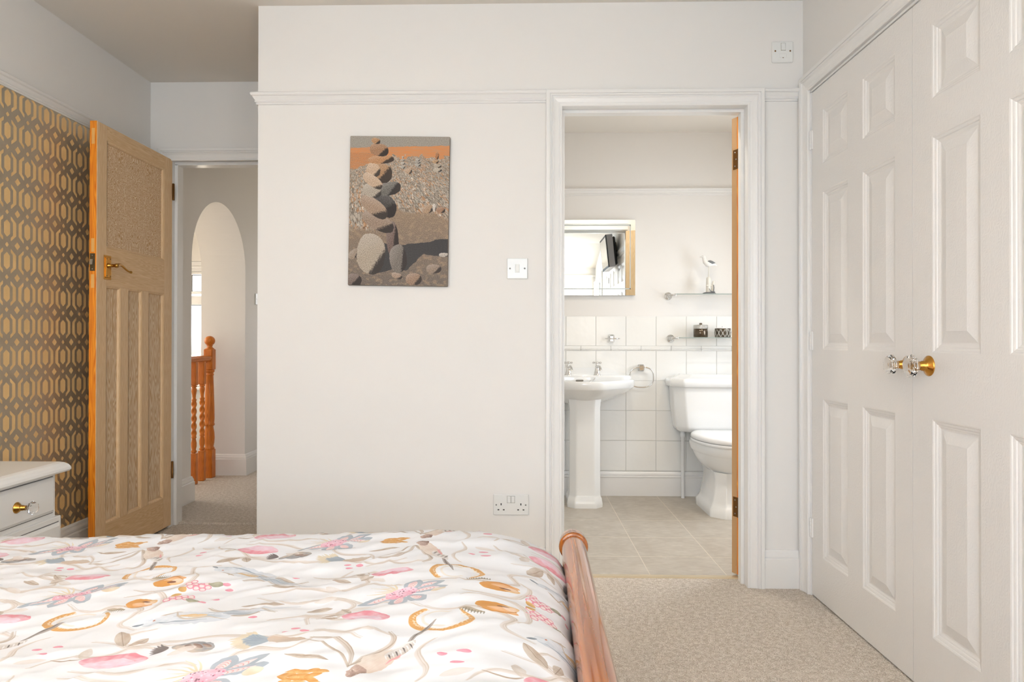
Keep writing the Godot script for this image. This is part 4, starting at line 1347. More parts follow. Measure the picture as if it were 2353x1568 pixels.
func build_toilet() -> void:
	var t := thing("toilet", "white ceramic toilet with close-coupled cistern, half hidden by the bathroom door", "toilet", Vector3(1.215, 0, ZW + 0.0065))
	var st := new_st()
	loft(st, [octo(0.435, 0.205, 0.015, 0.165, 0.05), octo(0.446, 0.222, 0.01, 0.180, 0.055), octo(0.47, 0.230, 0.01, 0.188, 0.058), octo(0.60, 0.245, 0.008, 0.196, 0.06), octo(0.722, 0.252, 0.006, 0.200, 0.062)], true, true)
	obj("cistern", st, M.ceramic, t)
	st = new_st()
	loft(st, [octo(0.718, 0.262, 0.002, 0.212, 0.066), octo(0.722, 0.272, 0.0, 0.220, 0.07), octo(0.752, 0.274, 0.0, 0.222, 0.072), octo(0.766, 0.270, 0.0, 0.218, 0.072), octo(0.774, 0.255, 0.004, 0.203, 0.075), octo(0.779, 0.222, 0.010, 0.172, 0.07), octo(0.792, 0.205, 0.012, 0.152, 0.066), octo(0.796, 0.188, 0.020, 0.135, 0.06)], true, true)
	obj("cistern_lid", st, M.ceramic, t)
	# pan: octagonal foot, waist, bowl
	st = new_st()
	var foot := func(y: float, w: float, z0: float, z1: float) -> Array:
		var a: Array = []
		var P := octo(y, w, z0, z1, w * 0.55)
		for p in P: a.append(p)
		return a
	var F: Array = [foot.call(0.0, 0.128, 0.20, 0.620), foot.call(0.045, 0.127, 0.20, 0.618), foot.call(0.058, 0.117, 0.21, 0.605), foot.call(0.085, 0.106, 0.22, 0.590), foot.call(0.15, 0.094, 0.23, 0.575), foot.call(0.205, 0.088, 0.235, 0.565), foot.call(0.25, 0.094, 0.22, 0.575)]
	loft(st, F, true, true)
	obj("foot", st, M.ceramic, t)
	st = new_st()
	loft(st, [dring(0.235, 0.085, 0.24, 0.55), dring(0.258, 0.118, 0.21, 0.59), dring(0.285, 0.142, 0.18, 0.625), dring(0.318, 0.158, 0.15, 0.655), dring(0.340, 0.166, 0.13, 0.668), dring(0.352, 0.172, 0.12, 0.676), dring(0.358, 0.177, 0.11, 0.684), dring(0.392, 0.180, 0.10, 0.690), dring(0.402, 0.176, 0.11, 0.684)], true, true)
	# trap bulge on the side, ribbed
	for k in 5:
		var q := k / 4.0
		lathe(st, [[0.0, -0.028], [0.05, -0.022], [0.062, -0.008], [0.060, 0.010], [0.04, 0.022], [0.0, 0.026]], 18, Transform3D(Basis(Vector3(0, 0, 1), deg_to_rad(-58)), Vector3(-0.062 + 0.036 * q, 0.295 - 0.105 * q, 0.255 - 0.015 * q)))
	loft(st, [dring(0.32, 0.12, 0.06, 0.30), dring(0.40, 0.13, 0.05, 0.32), dring(0.425, 0.13, 0.05, 0.25)], true, true)
	obj("pan", st, M.ceramic, t)
	st = new_st()
	loft(st, [dring(0.404, 0.181, 0.19, 0.692), dring(0.408, 0.187, 0.18, 0.700), dring(0.419, 0.187, 0.18, 0.700), dring(0.423, 0.182, 0.19, 0.694)], true, true)
	obj("seat", st, M.pvc_white, t)
	st = new_st()
	loft(st, [dring(0.4245, 0.180, 0.185, 0.692), dring(0.428, 0.186, 0.178, 0.699), dring(0.444, 0.184, 0.178, 0.696), dring(0.452, 0.174, 0.19, 0.684), dring(0.4565, 0.145, 0.22, 0.65), dring(0.458, 0.06, 0.32, 0.55)], true, true)
	obj("seat_lid", st, M.pvc_white, t)
	st = new_st()
	lathe(st, [[0.0115, 0.0], [0.0115, 0.39], [0.016, 0.392], [0.017, 0.412], [0.015, 0.416], [0.015, 0.436], [0.0, 0.437]], 16, Transform3D(Basis(), Vector3(-0.172, 0, 0.06)))
	obj("supply_pipe", st, M.pvc_white, t)

func build_bath_fittings() -> void:
	var st := new_st()
	# mirror with a frosted line set in from its edge
	var m := thing("mirror", "rectangular frameless bathroom mirror with a frosted line near its edge", "mirror", Vector3(0.424, 1.5486, ZW))
	bx(st, -0.32, 0.32, -0.246, 0.246, 0.004, 0.034, 0.001)
	obj("glass", st, M.mirror, m)
	for q in [[-0.29, 0.29, 0.207, 0.2135], [-0.29, 0.29, -0.2065, -0.200], [-0.29, -0.2835, -0.2065, 0.2135], [0.2835, 0.29, -0.2065, 0.2135]]:
		st = new_st()
		bx(st, q[0], q[1], q[2], q[3], 0.0335, 0.0344)
		obj("frosted_line", st, M.mirror_frost, m)
	st = new_st()
	bx(st, -0.28, 0.28, -0.20, 0.20, -0.001, 0.004)
	obj("backing", st, M.grout, m)
	# two glass shelves on chrome roses
	for q in [[1.300, 0.962, "upper glass bathroom shelf on chrome roses, carrying the seagull"], [1.0235, 0.976, "lower glass bathroom shelf on chrome roses, carrying the jars"]]:
		var y: float = q[0]
		var x: float = q[1]
		var zt: float = 0.0 if y > 1.2 else 0.0065
		var s := thing("glass_shelf", q[2], "shelf", Vector3(x, y, ZW + zt), Vector3.ZERO, "glass shelves by the toilet")
		st = new_st()
		bx(st, 0.02, 0.56, 0.001, 0.007, 0.006, 0.146)
		obj("glass", st, M.shelf_glass, s)
		st = new_st()
		bx(st, 0.02, 0.56, 0.001, 0.007, 0.146, 0.148, 0.0005)
		obj("front_edge", st, M.shelf_edge, s)
		for e in [0.0, 0.58]:
			var d := 1.0 if e < 0.1 else -1.0
			st = new_st()
			var xf := rot_xf(Vector3.RIGHT, 90, Vector3(e, 0.0, 0.0))
			lathe(st, [[0.026, 0.0], [0.026, 0.004], [0.023, 0.008], [0.016, 0.010], [0.014, 0.012], [0.016, 0.016], [0.012, 0.022], [0.010, 0.050], [0.012, 0.054], [0.0, 0.058]], 24, xf)
			tube(st, [Vector3(e, 0.0, 0.05), Vector3(e + 0.012 * d, 0.002, 0.062), Vector3(e + 0.03 * d, 0.004, 0.066)], [0.009, 0.008, 0.006], 12)
			lathe(st, [[0.005, -0.006], [0.006, 0.0], [0.006, 0.008], [0.004, 0.011], [0.0, 0.012]], 12, Transform3D(Basis(), Vector3(e + 0.034 * d, 0.002, 0.066)))
			obj("bracket", st, M.chrome, s)
	# jars
	var j := thing("lidded_jar", "small round smoked jar with a hammered silver lid on the lower glass shelf", "jar", Vector3(1.1505, 1.0305, -4.56))
	st = new_st()
	lathe(st, [[0.042, 0.0], [0.045, 0.002], [0.045, 0.054], [0.043, 0.055]], 36)
	obj("body", st, M.smoked_glass, j)
	st = new_st()
	lathe(st, [[0.0445, 0.055], [0.0455, 0.056], [0.0455, 0.077], [0.043, 0.080], [0.0, 0.0805]], 36)
	var lid := obj("lid", st, M.hammered, j)
	st = new_st()
	bx(st, -0.008, 0.008, 0.080, 0.092, -0.008, 0.008, 0.002)
	obj("lid_knob", st, M.pewter, lid)
	j = thing("lattice_pot", "low round pewter pot with a raised lattice pattern on the lower glass shelf", "pot", Vector3(1.2905, 1.0305, -4.56))
	st = new_st()
	lathe(st, [[0.046, 0.0], [0.048, 0.003], [0.0485, 0.050], [0.050, 0.053], [0.050, 0.057], [0.046, 0.058]], 36)
	obj("body", st, M.pewter, j)
	st = new_st()
	for k in 12:
		for s in [-1.0, 1.0]:
			var pts: Array = []
			for q in 6:
				var an: float = TAU * k / 12.0 + s * (q / 5.0) * TAU / 12.0
				pts.append(Vector3(cos(an) * 0.0495, 0.003 + 0.048 * q / 5.0, sin(an) * 0.0495))
			tube(st, pts, 0.0022, 6)
	obj("lattice", st, M.hammered, j)
	st = new_st()
	lathe(st, [[0.047, 0.058], [0.045, 0.0605], [0.0, 0.062]], 36)
	lathe(st, [[0.003, 0.0615], [0.004, 0.066], [0.006, 0.068], [0.004, 0.073], [0.0, 0.074]], 12)
	obj("lid", st, M.pvc_white, j)
	build_gull()
	# towel ring
	var tr := thing("towel_ring", "chrome towel ring on the tiles between basin and toilet", "towel ring", Vector3(0.784, 0.833, ZW + 0.0065))
	st = new_st()
	bx(st, -0.021, 0.021, -0.021, 0.021, 0.0, 0.010, 0.004)
	bx(st, -0.019, 0.019, -0.019, 0.019, 0.010, 0.034, 0.006)
	obj("rose", st, M.chrome, tr)
	st = new_st()
	var pts: Array = []
	for k in 48:
		var an := TAU * k / 48.0
		var e := 0.72
		pts.append(Vector3(signf(cos(an)) * pow(absf(cos(an)), e) * 0.077, -0.061 + signf(sin(an)) * pow(absf(sin(an)), e) * 0.065, 0.028 + 0.006 * sin(an)))
	tube(st, pts, 0.0038, 10, Transform3D(), true)
	obj("ring", st, M.chrome, tr)
	# tumbler holder
	var th := thing("tumbler_holder", "small chrome tumbler holder on the tiles above the right basin tap", "tumbler holder", Vector3(0.592, 1.022, ZW + 0.0065))
	st = new_st()
	bx(st, -0.0185, 0.0185, -0.026, 0.026, 0.0, 0.010, 0.004)
	bx(st, -0.016, 0.016, -0.022, 0.022, 0.010, 0.030, 0.006)
	obj("rose", st, M.chrome, th)
	st = new_st()
	pts = []
	for k in 40:
		var an := TAU * k / 40.0
		pts.append(Vector3(cos(an) * 0.046, 0.0, 0.064 + sin(an) * 0.044))
	tube(st, pts, 0.004, 10, Transform3D(), true)
	obj("ring", st, M.chrome, th)

func build_gull() -> void:
	var g := thing("seagull_figurine", "small white wooden seagull figurine with a grey wing on the upper glass shelf", "figurine", Vector3(1.205, 1.307, -4.56))
	var st := new_st()
	lathe(st, [[0.044, 0.0], [0.041, 0.007], [0.030, 0.012], [0.0, 0.0135]], 24, Transform3D(Basis.from_scale(Vector3(1, 1, 0.7)), Vector3.ZERO))
	obj("base", st, M.gull_grey, g)
	st = new_st()
	lathe(st, [[0.017, 0.012], [0.016, 0.05], [0.014, 0.10], [0.010, 0.108], [0.0, 0.11]], 12, Transform3D(Basis(), Vector3(-0.005, 0, 0)))
	lathe(st, [[0.008, 0.0], [0.009, 0.06], [0.007, 0.07], [0.0, 0.072]], 10, Transform3D(Basis(Vector3(0, 0, 1), -0.12), Vector3(0.016, 0.012, 0.01)))
	bx(st, -0.022, 0.016, 0.052, 0.057, 0.008, 0.016, 0.001)
	obj("driftwood_post", st, M.driftwood, g)
	st = new_st()
	tube(st, [Vector3(0.022, 0.012, 0.022), Vector3(0.024, 0.04, 0.022), Vector3(0.022, 0.058, 0.02)], 0.0025, 6)
	tube(st, [Vector3(0.002, 0.018, 0.024), Vector3(-0.006, 0.034, 0.022)], 0.002, 6)
	tube(st, [Vector3(0.004, 0.016, 0.026), Vector3(0.03, 0.012, 0.022)], 0.003, 6)
	obj("anchor", st, M.gull_grey, g)
	st = new_st()
	tube(st, [Vector3(-0.003, 0.105, 0), Vector3(-0.002, 0.185, 0)], 0.0032, 8)
	obj("leg", st, M.driftwood, g)
	# body from breast to tail
	st = new_st()
	var cpts := [Vector3(-0.052, 0.238, 0), Vector3(-0.042, 0.240, 0), Vector3(-0.034, 0.236, 0), Vector3(-0.031, 0.222, 0), Vector3(-0.026, 0.208, 0), Vector3(-0.012, 0.197, 0), Vector3(0.006, 0.194, 0), Vector3(0.022, 0.193, 0), Vector3(0.038, 0.188, 0), Vector3(0.050, 0.183, 0)]
	tube(st, cpts, [0.003, 0.010, 0.0125, 0.0125, 0.016, 0.021, 0.020, 0.014, 0.007, 0.003], 16)
	obj("body", st, M.gull_white, g)
	st = new_st()
	lathe(st, [[0.0032, 0.0], [0.002, 0.008], [0.0, 0.013]], 8, Transform3D(Basis(Vector3(0, 0, 1), deg_to_rad(100)), Vector3(-0.050, 0.238, 0)))
	obj("beak", st, M.driftwood, g)
	for s in [-1.0, 1.0]:
		st = new_st()
		lathe(st, [[0.0, -0.026], [0.008, -0.018], [0.0115, -0.006], [0.010, 0.006], [0.005, 0.018], [0.0, 0.028]], 12, Transform3D(Basis(Vector3(0, 0, 1), deg_to_rad(-100)) * Basis.from_scale(Vector3(1, 1, 0.35)), Vector3(0.008, 0.202, 0.0165 * s)))
		obj("wing", st, M.gull_grey, g)
		st = new_st()
		lathe(st, [[0.0, -0.0015], [0.0016, 0.0], [0.0, 0.0015]], 8, Transform3D(Basis(), Vector3(-0.042, 0.243, 0.0098 * s)))
		obj("eye", st, M.slot_dark, g)

func build_bathroom_door() -> void:
	var t := thing("door_2", "pine bathroom door opened into the bathroom, seen edge-on with two brass butt hinges", "door", Vector3(0.9271, 0.012, -3.041), Vector3(0, deg_to_rad(27.2), 0), "", "structure")
	var st: SurfaceTool
	var W := 0.70
	var H := 1.950
	for xx in [[0.0, 0.09], [W - 0.09, W]]:
		st = new_st()
		bx(st, xx[0], xx[1], 0, H, -0.038, 0, 0.0015)
		obj("stile", st, M.pine_upright, t)
	for yy in [[0.0, 0.19], [1.24, 1.42], [1.84, H]]:
		st = new_st()
		bx(st, 0.09, W - 0.09, yy[0], yy[1], -0.0377, -0.0003, 0.001)
		obj("rail", st, M.pine_across, t)
	for xx in [[0.235, 0.30], [0.40, 0.465]]:
		st = new_st()
		bx(st, xx[0], xx[1], 0.19, 1.24, -0.0377, -0.0003, 0.001)
		obj("mullion", st, M.pine_upright, t)
	for q in [[0.09, W - 0.09, 1.42, 1.84], [0.09, 0.235, 0.19, 1.24], [0.30, 0.40, 0.19, 1.24], [0.465, W - 0.09, 0.19, 1.24]]:
		st = new_st()
		bx(st, q[0], q[1], q[2], q[3], -0.025, -0.013)
		obj("panel", st, M.fir_strip, t)
	st = new_st()
	bx(st, -0.0010, 0.0, 0, H, -0.0375, -0.0075)
	obj("butt_edge", st, M.pine_edge, t)
	st = new_st()
	bx(st, -0.0012, 0.0, 0, H, -0.0075, -0.0005)
	obj("stained_edge", st, M.varnished_edge, t)
	for y in [0.285, 1.770]:
		st = new_st()
		bx(st, -0.0024, 0.0, y - 0.042, y + 0.042, -0.030, 0.0, 0.0004)
		for k in 5: lathe(st, [[0.0042, 0.0], [0.0045, 0.001], [0.0045, 0.0155], [0.0042, 0.0165]], 10, Transform3D(Basis(), Vector3(-0.003, y - 0.042 + 0.0168 * k, 0.003)))
		var hg := obj("hinge", st, M.old_brass, t)
		for q in [-0.029, 0.0, 0.029]:
			st = new_st()
			lathe(st, [[0.0034, 0.0], [0.003, 0.0006], [0.0, 0.0007]], 10, Transform3D(Basis(Vector3(0, 0, 1), PI / 2), Vector3(-0.0023, y + q, -0.018 if q != 0.0 else -0.012)))
			obj("screw", st, M.screw_steel, hg)
	st = new_st()
	bx(st, W - 0.105, W - 0.055, 1.26, 1.38, 0.0, 0.006, 0.002)
	tube(st, [Vector3(W - 0.08, 1.33, 0.0), Vector3(W - 0.08, 1.33, 0.04), Vector3(W - 0.10, 1.332, 0.046), Vector3(W - 0.19, 1.322, 0.044)], 0.0065, 10)
	obj("handle", st, M.brass, t)

# ------------------------------------------------------------------ landing and stairwell
func build_landing() -> void:
	var wp: Material = M.wall_paint
	var along := Transform3D(Basis(Vector3(0, 0, -1), Vector3(0, 1, 0), Vector3(1, 0, 0)), Vector3.ZERO)   # x becomes distance, z becomes x
	var st := new_st()
	var poly: Array = [[3.89, -0.1], [3.89, YC], [6.7, YC], [6.7, -0.1], [5.21, -0.1], [5.21, 1.512]]
	for k in range(1, 32):
		var an := PI * k / 32.0
		poly.append([4.78 + 0.43 * cos(an), 1.512 + 0.43 * sin(an)])
	poly.append_array([[4.35, 1.512], [4.35, -0.1]])
	slab(st, poly, -2.37, -2.04, along)
	struct("wall_landing_arch", st, wp, "landing wall pierced by a tall round-headed arch to the stairs", "wall")
	st = new_st()
	bx(st, -2.04, -1.86, -0.1, YC, -6.4, -6.3)
	bx(st, -1.24, -0.89, -0.1, YC, -6.4, -6.3)
	bx(st, -1.86, -1.24, -0.1, 0.80, -6.4, -6.3)
	bx(st, -1.86, -1.24, 1.90, YC, -6.4, -6.3)
	struct("wall_landing_end", st, wp, "far end wall of the landing", "wall")
	st = new_st()
	bx(st, -0.99, -0.89, -0.1, YC, -6.3, -3.90)
	struct("wall_landing_side", st, wp, "landing side wall opposite the arch", "wall")
	st = new_st()
	bx(st, -3.5, -0.89, YC, 2.5, -6.75, -3.90)
	struct("ceiling", st, M.ceiling_paint, "landing ceiling", "ceiling")
	st = new_st()
	bx(st, -2.37, -0.99, -0.15, 0.010, -6.3, -3.835, 0.006)
	struct("floor", st, M.carpet, "beige landing carpet beyond the stripped door", "floor")
	# stairwell
	st = new_st()
	bx(st, -3.5, -3.4, -1.4, YC, -6.7, -5.2)
	bx(st, -3.5, -3.4, -1.4, YC, -4.5, -3.8)
	bx(st, -3.5, -3.4, -1.4, 0.75, -5.2, -4.5)
	bx(st, -3.5, -3.4, 1.85, YC, -5.2, -4.5)
	struct("wall_stairs_left", st, wp, "outer side wall of the stairwell", "wall")
	st = new_st()
	bx(st, -3.4, -2.37, -1.4, YC, -3.9, -3.8)
	struct("wall_stairs_near", st, wp, "near end wall of the stairwell", "wall")
	st = new_st()
	bx(st, -3.4, -2.37, -1.4, -1.3, -6.7, -3.9)
	bx(st, -2.37, -2.27, -1.4, -0.1, -6.7, -3.9)
	struct("floor", st, M.carpet, "carpeted half landing at the foot of the stairwell", "floor")
	st = new_st()
	bx(st, -3.4, -3.20, -1.3, YC, -6.75, -6.6)
	bx(st, -2.50, -2.04, -1.3, YC, -6.75, -6.6)
	bx(st, -3.20, -2.50, -1.3, 0.57, -6.75, -6.6)
	bx(st, -3.20, -2.50, 1.757, YC, -6.75, -6.6)
	struct("wall_stairs_window", st, wp, "end wall of the stairwell round the bright window", "wall")
	var w := thing("window_1", "white framed stair window with a top light, seen bright through the arch", "window", Vector3(-2.85, 0, -6.62), Vector3.ZERO, "", "structure")
	for q in [[-0.35, 0.35, 1.655, 1.757], [-0.35, 0.35, 0.57, 0.66], [-0.35, -0.29, 0.57, 1.757], [0.29, 0.35, 0.57, 1.757], [-0.35, 0.35, 1.345, 1.43]]:
		st = new_st()
		bx(st, q[0], q[1], q[2], q[3], -0.06, 0.0, 0.006)
		obj("frame", st, M.pvc_white, w)
	for q in [[-0.275, 0.275, 1.445, 1.47], [-0.275, 0.275, 1.63, 1.655], [-0.29, -0.262, 1.43, 1.655], [0.262, 0.29, 1.43, 1.655]]:
		st = new_st()
		bx(st, q[0], q[1], q[2], q[3], -0.045, 0.012, 0.005)
		obj("top_sash", st, M.pvc_white, w)
	st = new_st()
	bx(st, -0.26, 0.1, 1.685, 1.712, 0.0, 0.012, 0.004)
	obj("trickle_vent", st, M.pvc_white, w)
	st = new_st()
	bx(st, -0.21, -0.13, 1.448, 1.458, 0.010, 0.03, 0.003)
	obj("sash_handle", st, M.plate_white, w)
	for q in [[-0.262, 0.262, 1.47, 1.63], [-0.29, 0.29, 0.66, 1.345]]:
		st = new_st()
		bx(st, q[0], q[1], q[2], q[3], -0.034, -0.030)
		obj("pane", st, M.glass, w)
		st = new_st()
		for e in [[q[0], q[0] + 0.006, q[2], q[3]], [q[1] - 0.006, q[1], q[2], q[3]], [q[0], q[1], q[2], q[2] + 0.006], [q[0], q[1], q[3] - 0.006, q[3]]]:
			bx(st, e[0], e[1], e[2], e[3], -0.029, -0.018)
		obj("gasket", st, M.slot_dark, w)
	st = new_st()
	bx(st, -0.36, 0.36, 0.545, 0.57, -0.02, 0.10, 0.004)
	obj("window_sill", st, M.gloss_white, w)
	side_window("window_5", "added white framed window at the far end of the landing, out of view, for fill light", Vector3(-1.55, 1.35, -6.35), 0.0, 0.31, 0.55)  # added opening for the landing fill light
	side_window("window_3", "white framed side window of the stairwell, out of view behind the arch wall, placed to light the arch jamb", Vector3(-3.45, 1.3, -4.85), PI / 2, 0.35, 0.55)  # unseen, placed for the light on the arch jamb
	# strappy plant outside the window
	var pl := thing("garden_plant", "strappy garden plant outside the stair window, leaf colour paled to look overexposed", "plant", Vector3(-3.30, 0.2, -6.93))
	st = new_st(true)
	lathe(st, [[0.03, -1.2], [0.025, 0.3], [0.02, 0.62]], 8)
	obj("stem", st, M.leaf, pl)
	for k in 22:
		st = new_st()
		var an := rng.randf() * TAU
		var L := rng.randf_range(0.3, 0.5)
		var d := Vector3(cos(an), 0, sin(an) * 0.25)
		var lift := rng.randf_range(-0.1, 0.45)
		var pts: Array = []
		var rr: Array = []
		for j in 8:
			var s := j / 7.0
			pts.append(Vector3(0, 0.58, 0) + d * L * s + Vector3(0, lift * s - 0.42 * s * s, 0))
			rr.append(0.009 * (1.0 - s * 0.9))
		tube(st, pts, rr, 5)
		obj("leaf", st, M.leaf, pl)
	# skirting
	var yf := 0.010
	trim("baseboard_landing_near", [Vector3(-2.04, yf, -3.90), Vector3(-2.04, yf, -4.35), Vector3(-2.37, yf, -4.35)], Vector3.UP, prof_scale(SKIRT, 1.0, 1.0), "cream skirting board on the near side of the landing arch", "baseboard")
	trim("baseboard_landing_far", [Vector3(-2.37, yf, -5.21), Vector3(-2.04, yf, -5.21), Vector3(-2.04, yf, -6.3)], Vector3.UP, prof_scale(SKIRT, 1.0, 1.0), "cream skirting board on the far side of the landing arch, behind the newel post", "baseboard")
	# newel, handrail, balusters
	var nx := -2.262
	var nw := thing("newel_post", "orange pine newel post with a ball top at the end of the landing banister", "newel post", Vector3(nx, 0.010, -5.112))
	var h := 0.0325
	st = new_st()
	bx(st, -h, h, 0.0, 0.205, -h, h, 0.003)
	lathe(st, [[0.028, 0.20], [0.036, 0.209], [0.036, 0.217], [0.029, 0.226], [0.034, 0.252], [0.037, 0.288], [0.034, 0.33], [0.027, 0.372], [0.033, 0.378], [0.0375, 0.386], [0.033, 0.396], [0.0355, 0.43], [0.034, 0.51], [0.0285, 0.68], [0.026, 0.74], [0.030, 0.745], [0.030, 0.752], [0.026, 0.757], [0.030, 0.765], [0.035, 0.772], [0.035, 0.778], [0.028, 0.785]], 24)
	bx(st, -h, h, 0.782, 0.935, -h, h, 0.006)
	lathe(st, [[0.030, 0.934], [0.031, 0.938], [0.020, 0.946], [0.0165, 0.953], [0.021, 0.957], [0.021, 0.961], [0.015, 0.965]], 24)
	obj("post", st, M.baluster_pine, nw)
	st = new_st()
	var ball: Array = []
	for k in 15:
		var an := -PI / 2 + PI * k / 14.0
		ball.append([0.0375 * cos(an), 0.994 + 0.036 * sin(an)])
	lathe(st, ball, 24)
	obj("ball", st, M.baluster_pine, nw)
	st = new_st()
	lathe(st, [[0.004, 0.0], [0.003, 0.001], [0.0, 0.0012]], 10, rot_xf(Vector3.RIGHT, 90, Vector3(-0.008, 0.84, h)))
	obj("peg", st, M.bed_wood, nw)
	var hr := thing("handrail", "orange pine handrail running from the newel post behind the wall", "handrail", Vector3(nx, 0.89, -5.08))
	st = new_st()
	sweep(st, [Vector3(0, 0, 0), Vector3(0, 0, 0.85)], Vector3.UP, [[-0.020, -0.034], [0.020, -0.034], [0.024, -0.022], [0.029, -0.012], [0.029, -0.002], [0.020, 0.006], [0.0, 0.009], [-0.020, 0.006], [-0.029, -0.002], [-0.029, -0.012], [-0.024, -0.022], [-0.020, -0.034]], false, true)
	obj("rail", st, M.baluster_pine, hr)
	var names := ["orange pine barley-twist baluster next to the newel post", "orange pine barley-twist baluster second from the newel post, half hidden by the wall", "orange pine barley-twist baluster third from the newel post, behind the wall edge"]
	var b0: Node3D
	for k in 3:
		if k == 0:
			b0 = thing("baluster", names[0], "baluster", Vector3(nx, 0.010, -4.992), Vector3.ZERO, "balusters of the landing banister")
			st = new_st()
			bx(st, -0.021, 0.021, 0.0, 0.215, -0.021, 0.021, 0.004)
			obj("square_foot", st, M.baluster_pine, b0)
			st = new_st()
			lathe(st, [[0.012, 0.213], [0.019, 0.222], [0.019, 0.229], [0.013, 0.238], [0.018, 0.262], [0.0185, 0.285], [0.012, 0.315], [0.017, 0.321], [0.017, 0.327], [0.012, 0.333]], 18)
			obj("turning", st, M.baluster_pine, b0)
			st = new_st()
			lathe(st, [[0.012, 0.574], [0.017, 0.580], [0.017, 0.587], [0.011, 0.595], [0.0125, 0.615], [0.018, 0.645], [0.017, 0.662], [0.012, 0.668], [0.019, 0.674], [0.019, 0.681], [0.014, 0.688]], 18)
			obj("turning", st, M.baluster_pine, b0)
			st = new_st()
			var rings: Array = []
			for j in 61:
				var s := j / 60.0
				var a: Array = []
				for i in 24:
					var t := TAU * i / 24.0
					var r := 0.0148 + 0.0036 * sin(2.0 * (t + s * TAU * 2.4)) * clampf(minf(s, 1.0 - s) * 14.0, 0.0, 1.0)
					a.append(Vector3(cos(t) * r, 0.330 + 0.247 * s, sin(t) * r))
				rings.append(a)
			loft(st, rings)
			obj("twist", st, M.baluster_pine, b0)
			st = new_st()
			bx(st, -0.021, 0.021, 0.685, 0.850, -0.021, 0.021, 0.004)
			obj("square_top", st, M.baluster_pine, b0)
		else:
			var c := b0.duplicate()
			c.name = numbered("baluster")
			add_child(c, true)
			c.position.z += 0.125 * k
			c.set_meta("label", names[k])
	plate("light_switch", "white light switch on the landing wall beyond the arch, cut by the wall edge", "light switch", Vector3(-2.04, 1.327, -5.44), PI / 2, 0.086, 0.086, "switch")

func side_window(called: String, label: String, at: Vector3, turn: float, w: float, h: float) -> void:
	var o := thing(called, label, "window", at, Vector3(0, turn, 0), "", "structure")
	for q in [[-w, w, h - 0.05, h], [-w, w, -h, -h + 0.05], [-w, -w + 0.05, -h, h], [w - 0.05, w, -h, h]]:
		var st := new_st()
		bx(st, q[0], q[1], q[2], q[3], -0.03, 0.03, 0.004)
		obj("frame", st, M.pvc_white, o)
	var st := new_st()
	bx(st, -w + 0.05, w - 0.05, -h + 0.05, h - 0.05, -0.003, 0.003)
	obj("pane", st, M.glass, o)

# ------------------------------------------------------------------ switch and socket plates
func plate(called: String, label: String, cat: String, at: Vector3, turn: float, w: float, h: float, kind: String) -> void:
	var t := thing(called, label, cat, at, Vector3(0, turn, 0))
	var st := new_st()
	cbox(st, Vector3(-w / 2, -h / 2, 0), Vector3(w / 2, h / 2, 0.0085), 0.003)
	obj("plate", st, M.plate_white, t)
	var rock := func(x: float, y: float, rw: float, rh: float, tilt: float) -> void:
		var s := new_st()
		cbox(s, Vector3(-rw / 2 - 0.0008, -rh / 2 - 0.0008, -0.002), Vector3(rw / 2 + 0.0008, rh / 2 + 0.0008, 0.0003), 0.0, Transform3D(Basis(), Vector3(x, y, 0.0085)))
		var fr := obj("rocker_gap", s, M.pewter, t)
		s = new_st()
		cbox(s, Vector3(-rw / 2, -rh / 2, -0.003), Vector3(rw / 2, rh / 2, 0.0028), 0.001, Transform3D(Basis(Vector3.RIGHT, tilt), Vector3(x, y, 0.0085)))
		obj("rocker", s, M.plate_white, fr)
	var screw := func(x: float, y: float, r: float, m: Material) -> void:
		var s := new_st()
		lathe(s, [[r, 0.0], [r * 0.9, 0.0008], [0.0, 0.0009]], 14, rot_xf(Vector3.RIGHT, 90, Vector3(x, y, 0.0084)))
		obj("screw", s, m, t)
	var hole := func(x: float, y: float, hw: float, hh: float) -> void:
		var s := new_st()
		bx(s, x - hw / 2, x + hw / 2, y - hh / 2, y + hh / 2, 0.004, 0.0088)
		obj("pin_hole", s, M.slot_dark, t)
	if kind == "switch":
		rock.call(0.0, 0.0, 0.0165, 0.032, -0.06)
		screw.call(-0.0302, 0.0, 0.0036, M.screw_steel)
		screw.call(0.0302, 0.0, 0.0036, M.screw_steel)
	elif kind == "spur":
		rock.call(0.002, 0.0205, 0.017, 0.029, -0.05)
		screw.call(-0.0302, 0.0035, 0.0036, M.old_brass)
		screw.call(0.0302, 0.0035, 0.0036, M.old_brass)
		st = new_st()
		bx(st, -0.0125, 0.0155, -0.0235, -0.007, 0.006, 0.0094, 0.0008)
		obj("fuse_carrier", st, M.plate_white, t)
		screw.call(0.0015, -0.0225, 0.003, M.old_brass)
	else:
		rock.call(-0.0085, 0.0215, 0.0135, 0.027, 0.10)
		rock.call(0.0085, 0.0215, 0.0135, 0.027, 0.10)
		screw.call(-0.0605, -0.0005, 0.0034, M.screw_steel)
		screw.call(0.0605, -0.0005, 0.0034, M.screw_steel)
		for cx in [-0.0405, 0.0405]:
			hole.call(cx, 0.002, 0.0045, 0.0085)
			hole.call(cx - 0.011, -0.0205, 0.0070, 0.0048)
			hole.call(cx + 0.011, -0.0205, 0.0070, 0.0048)

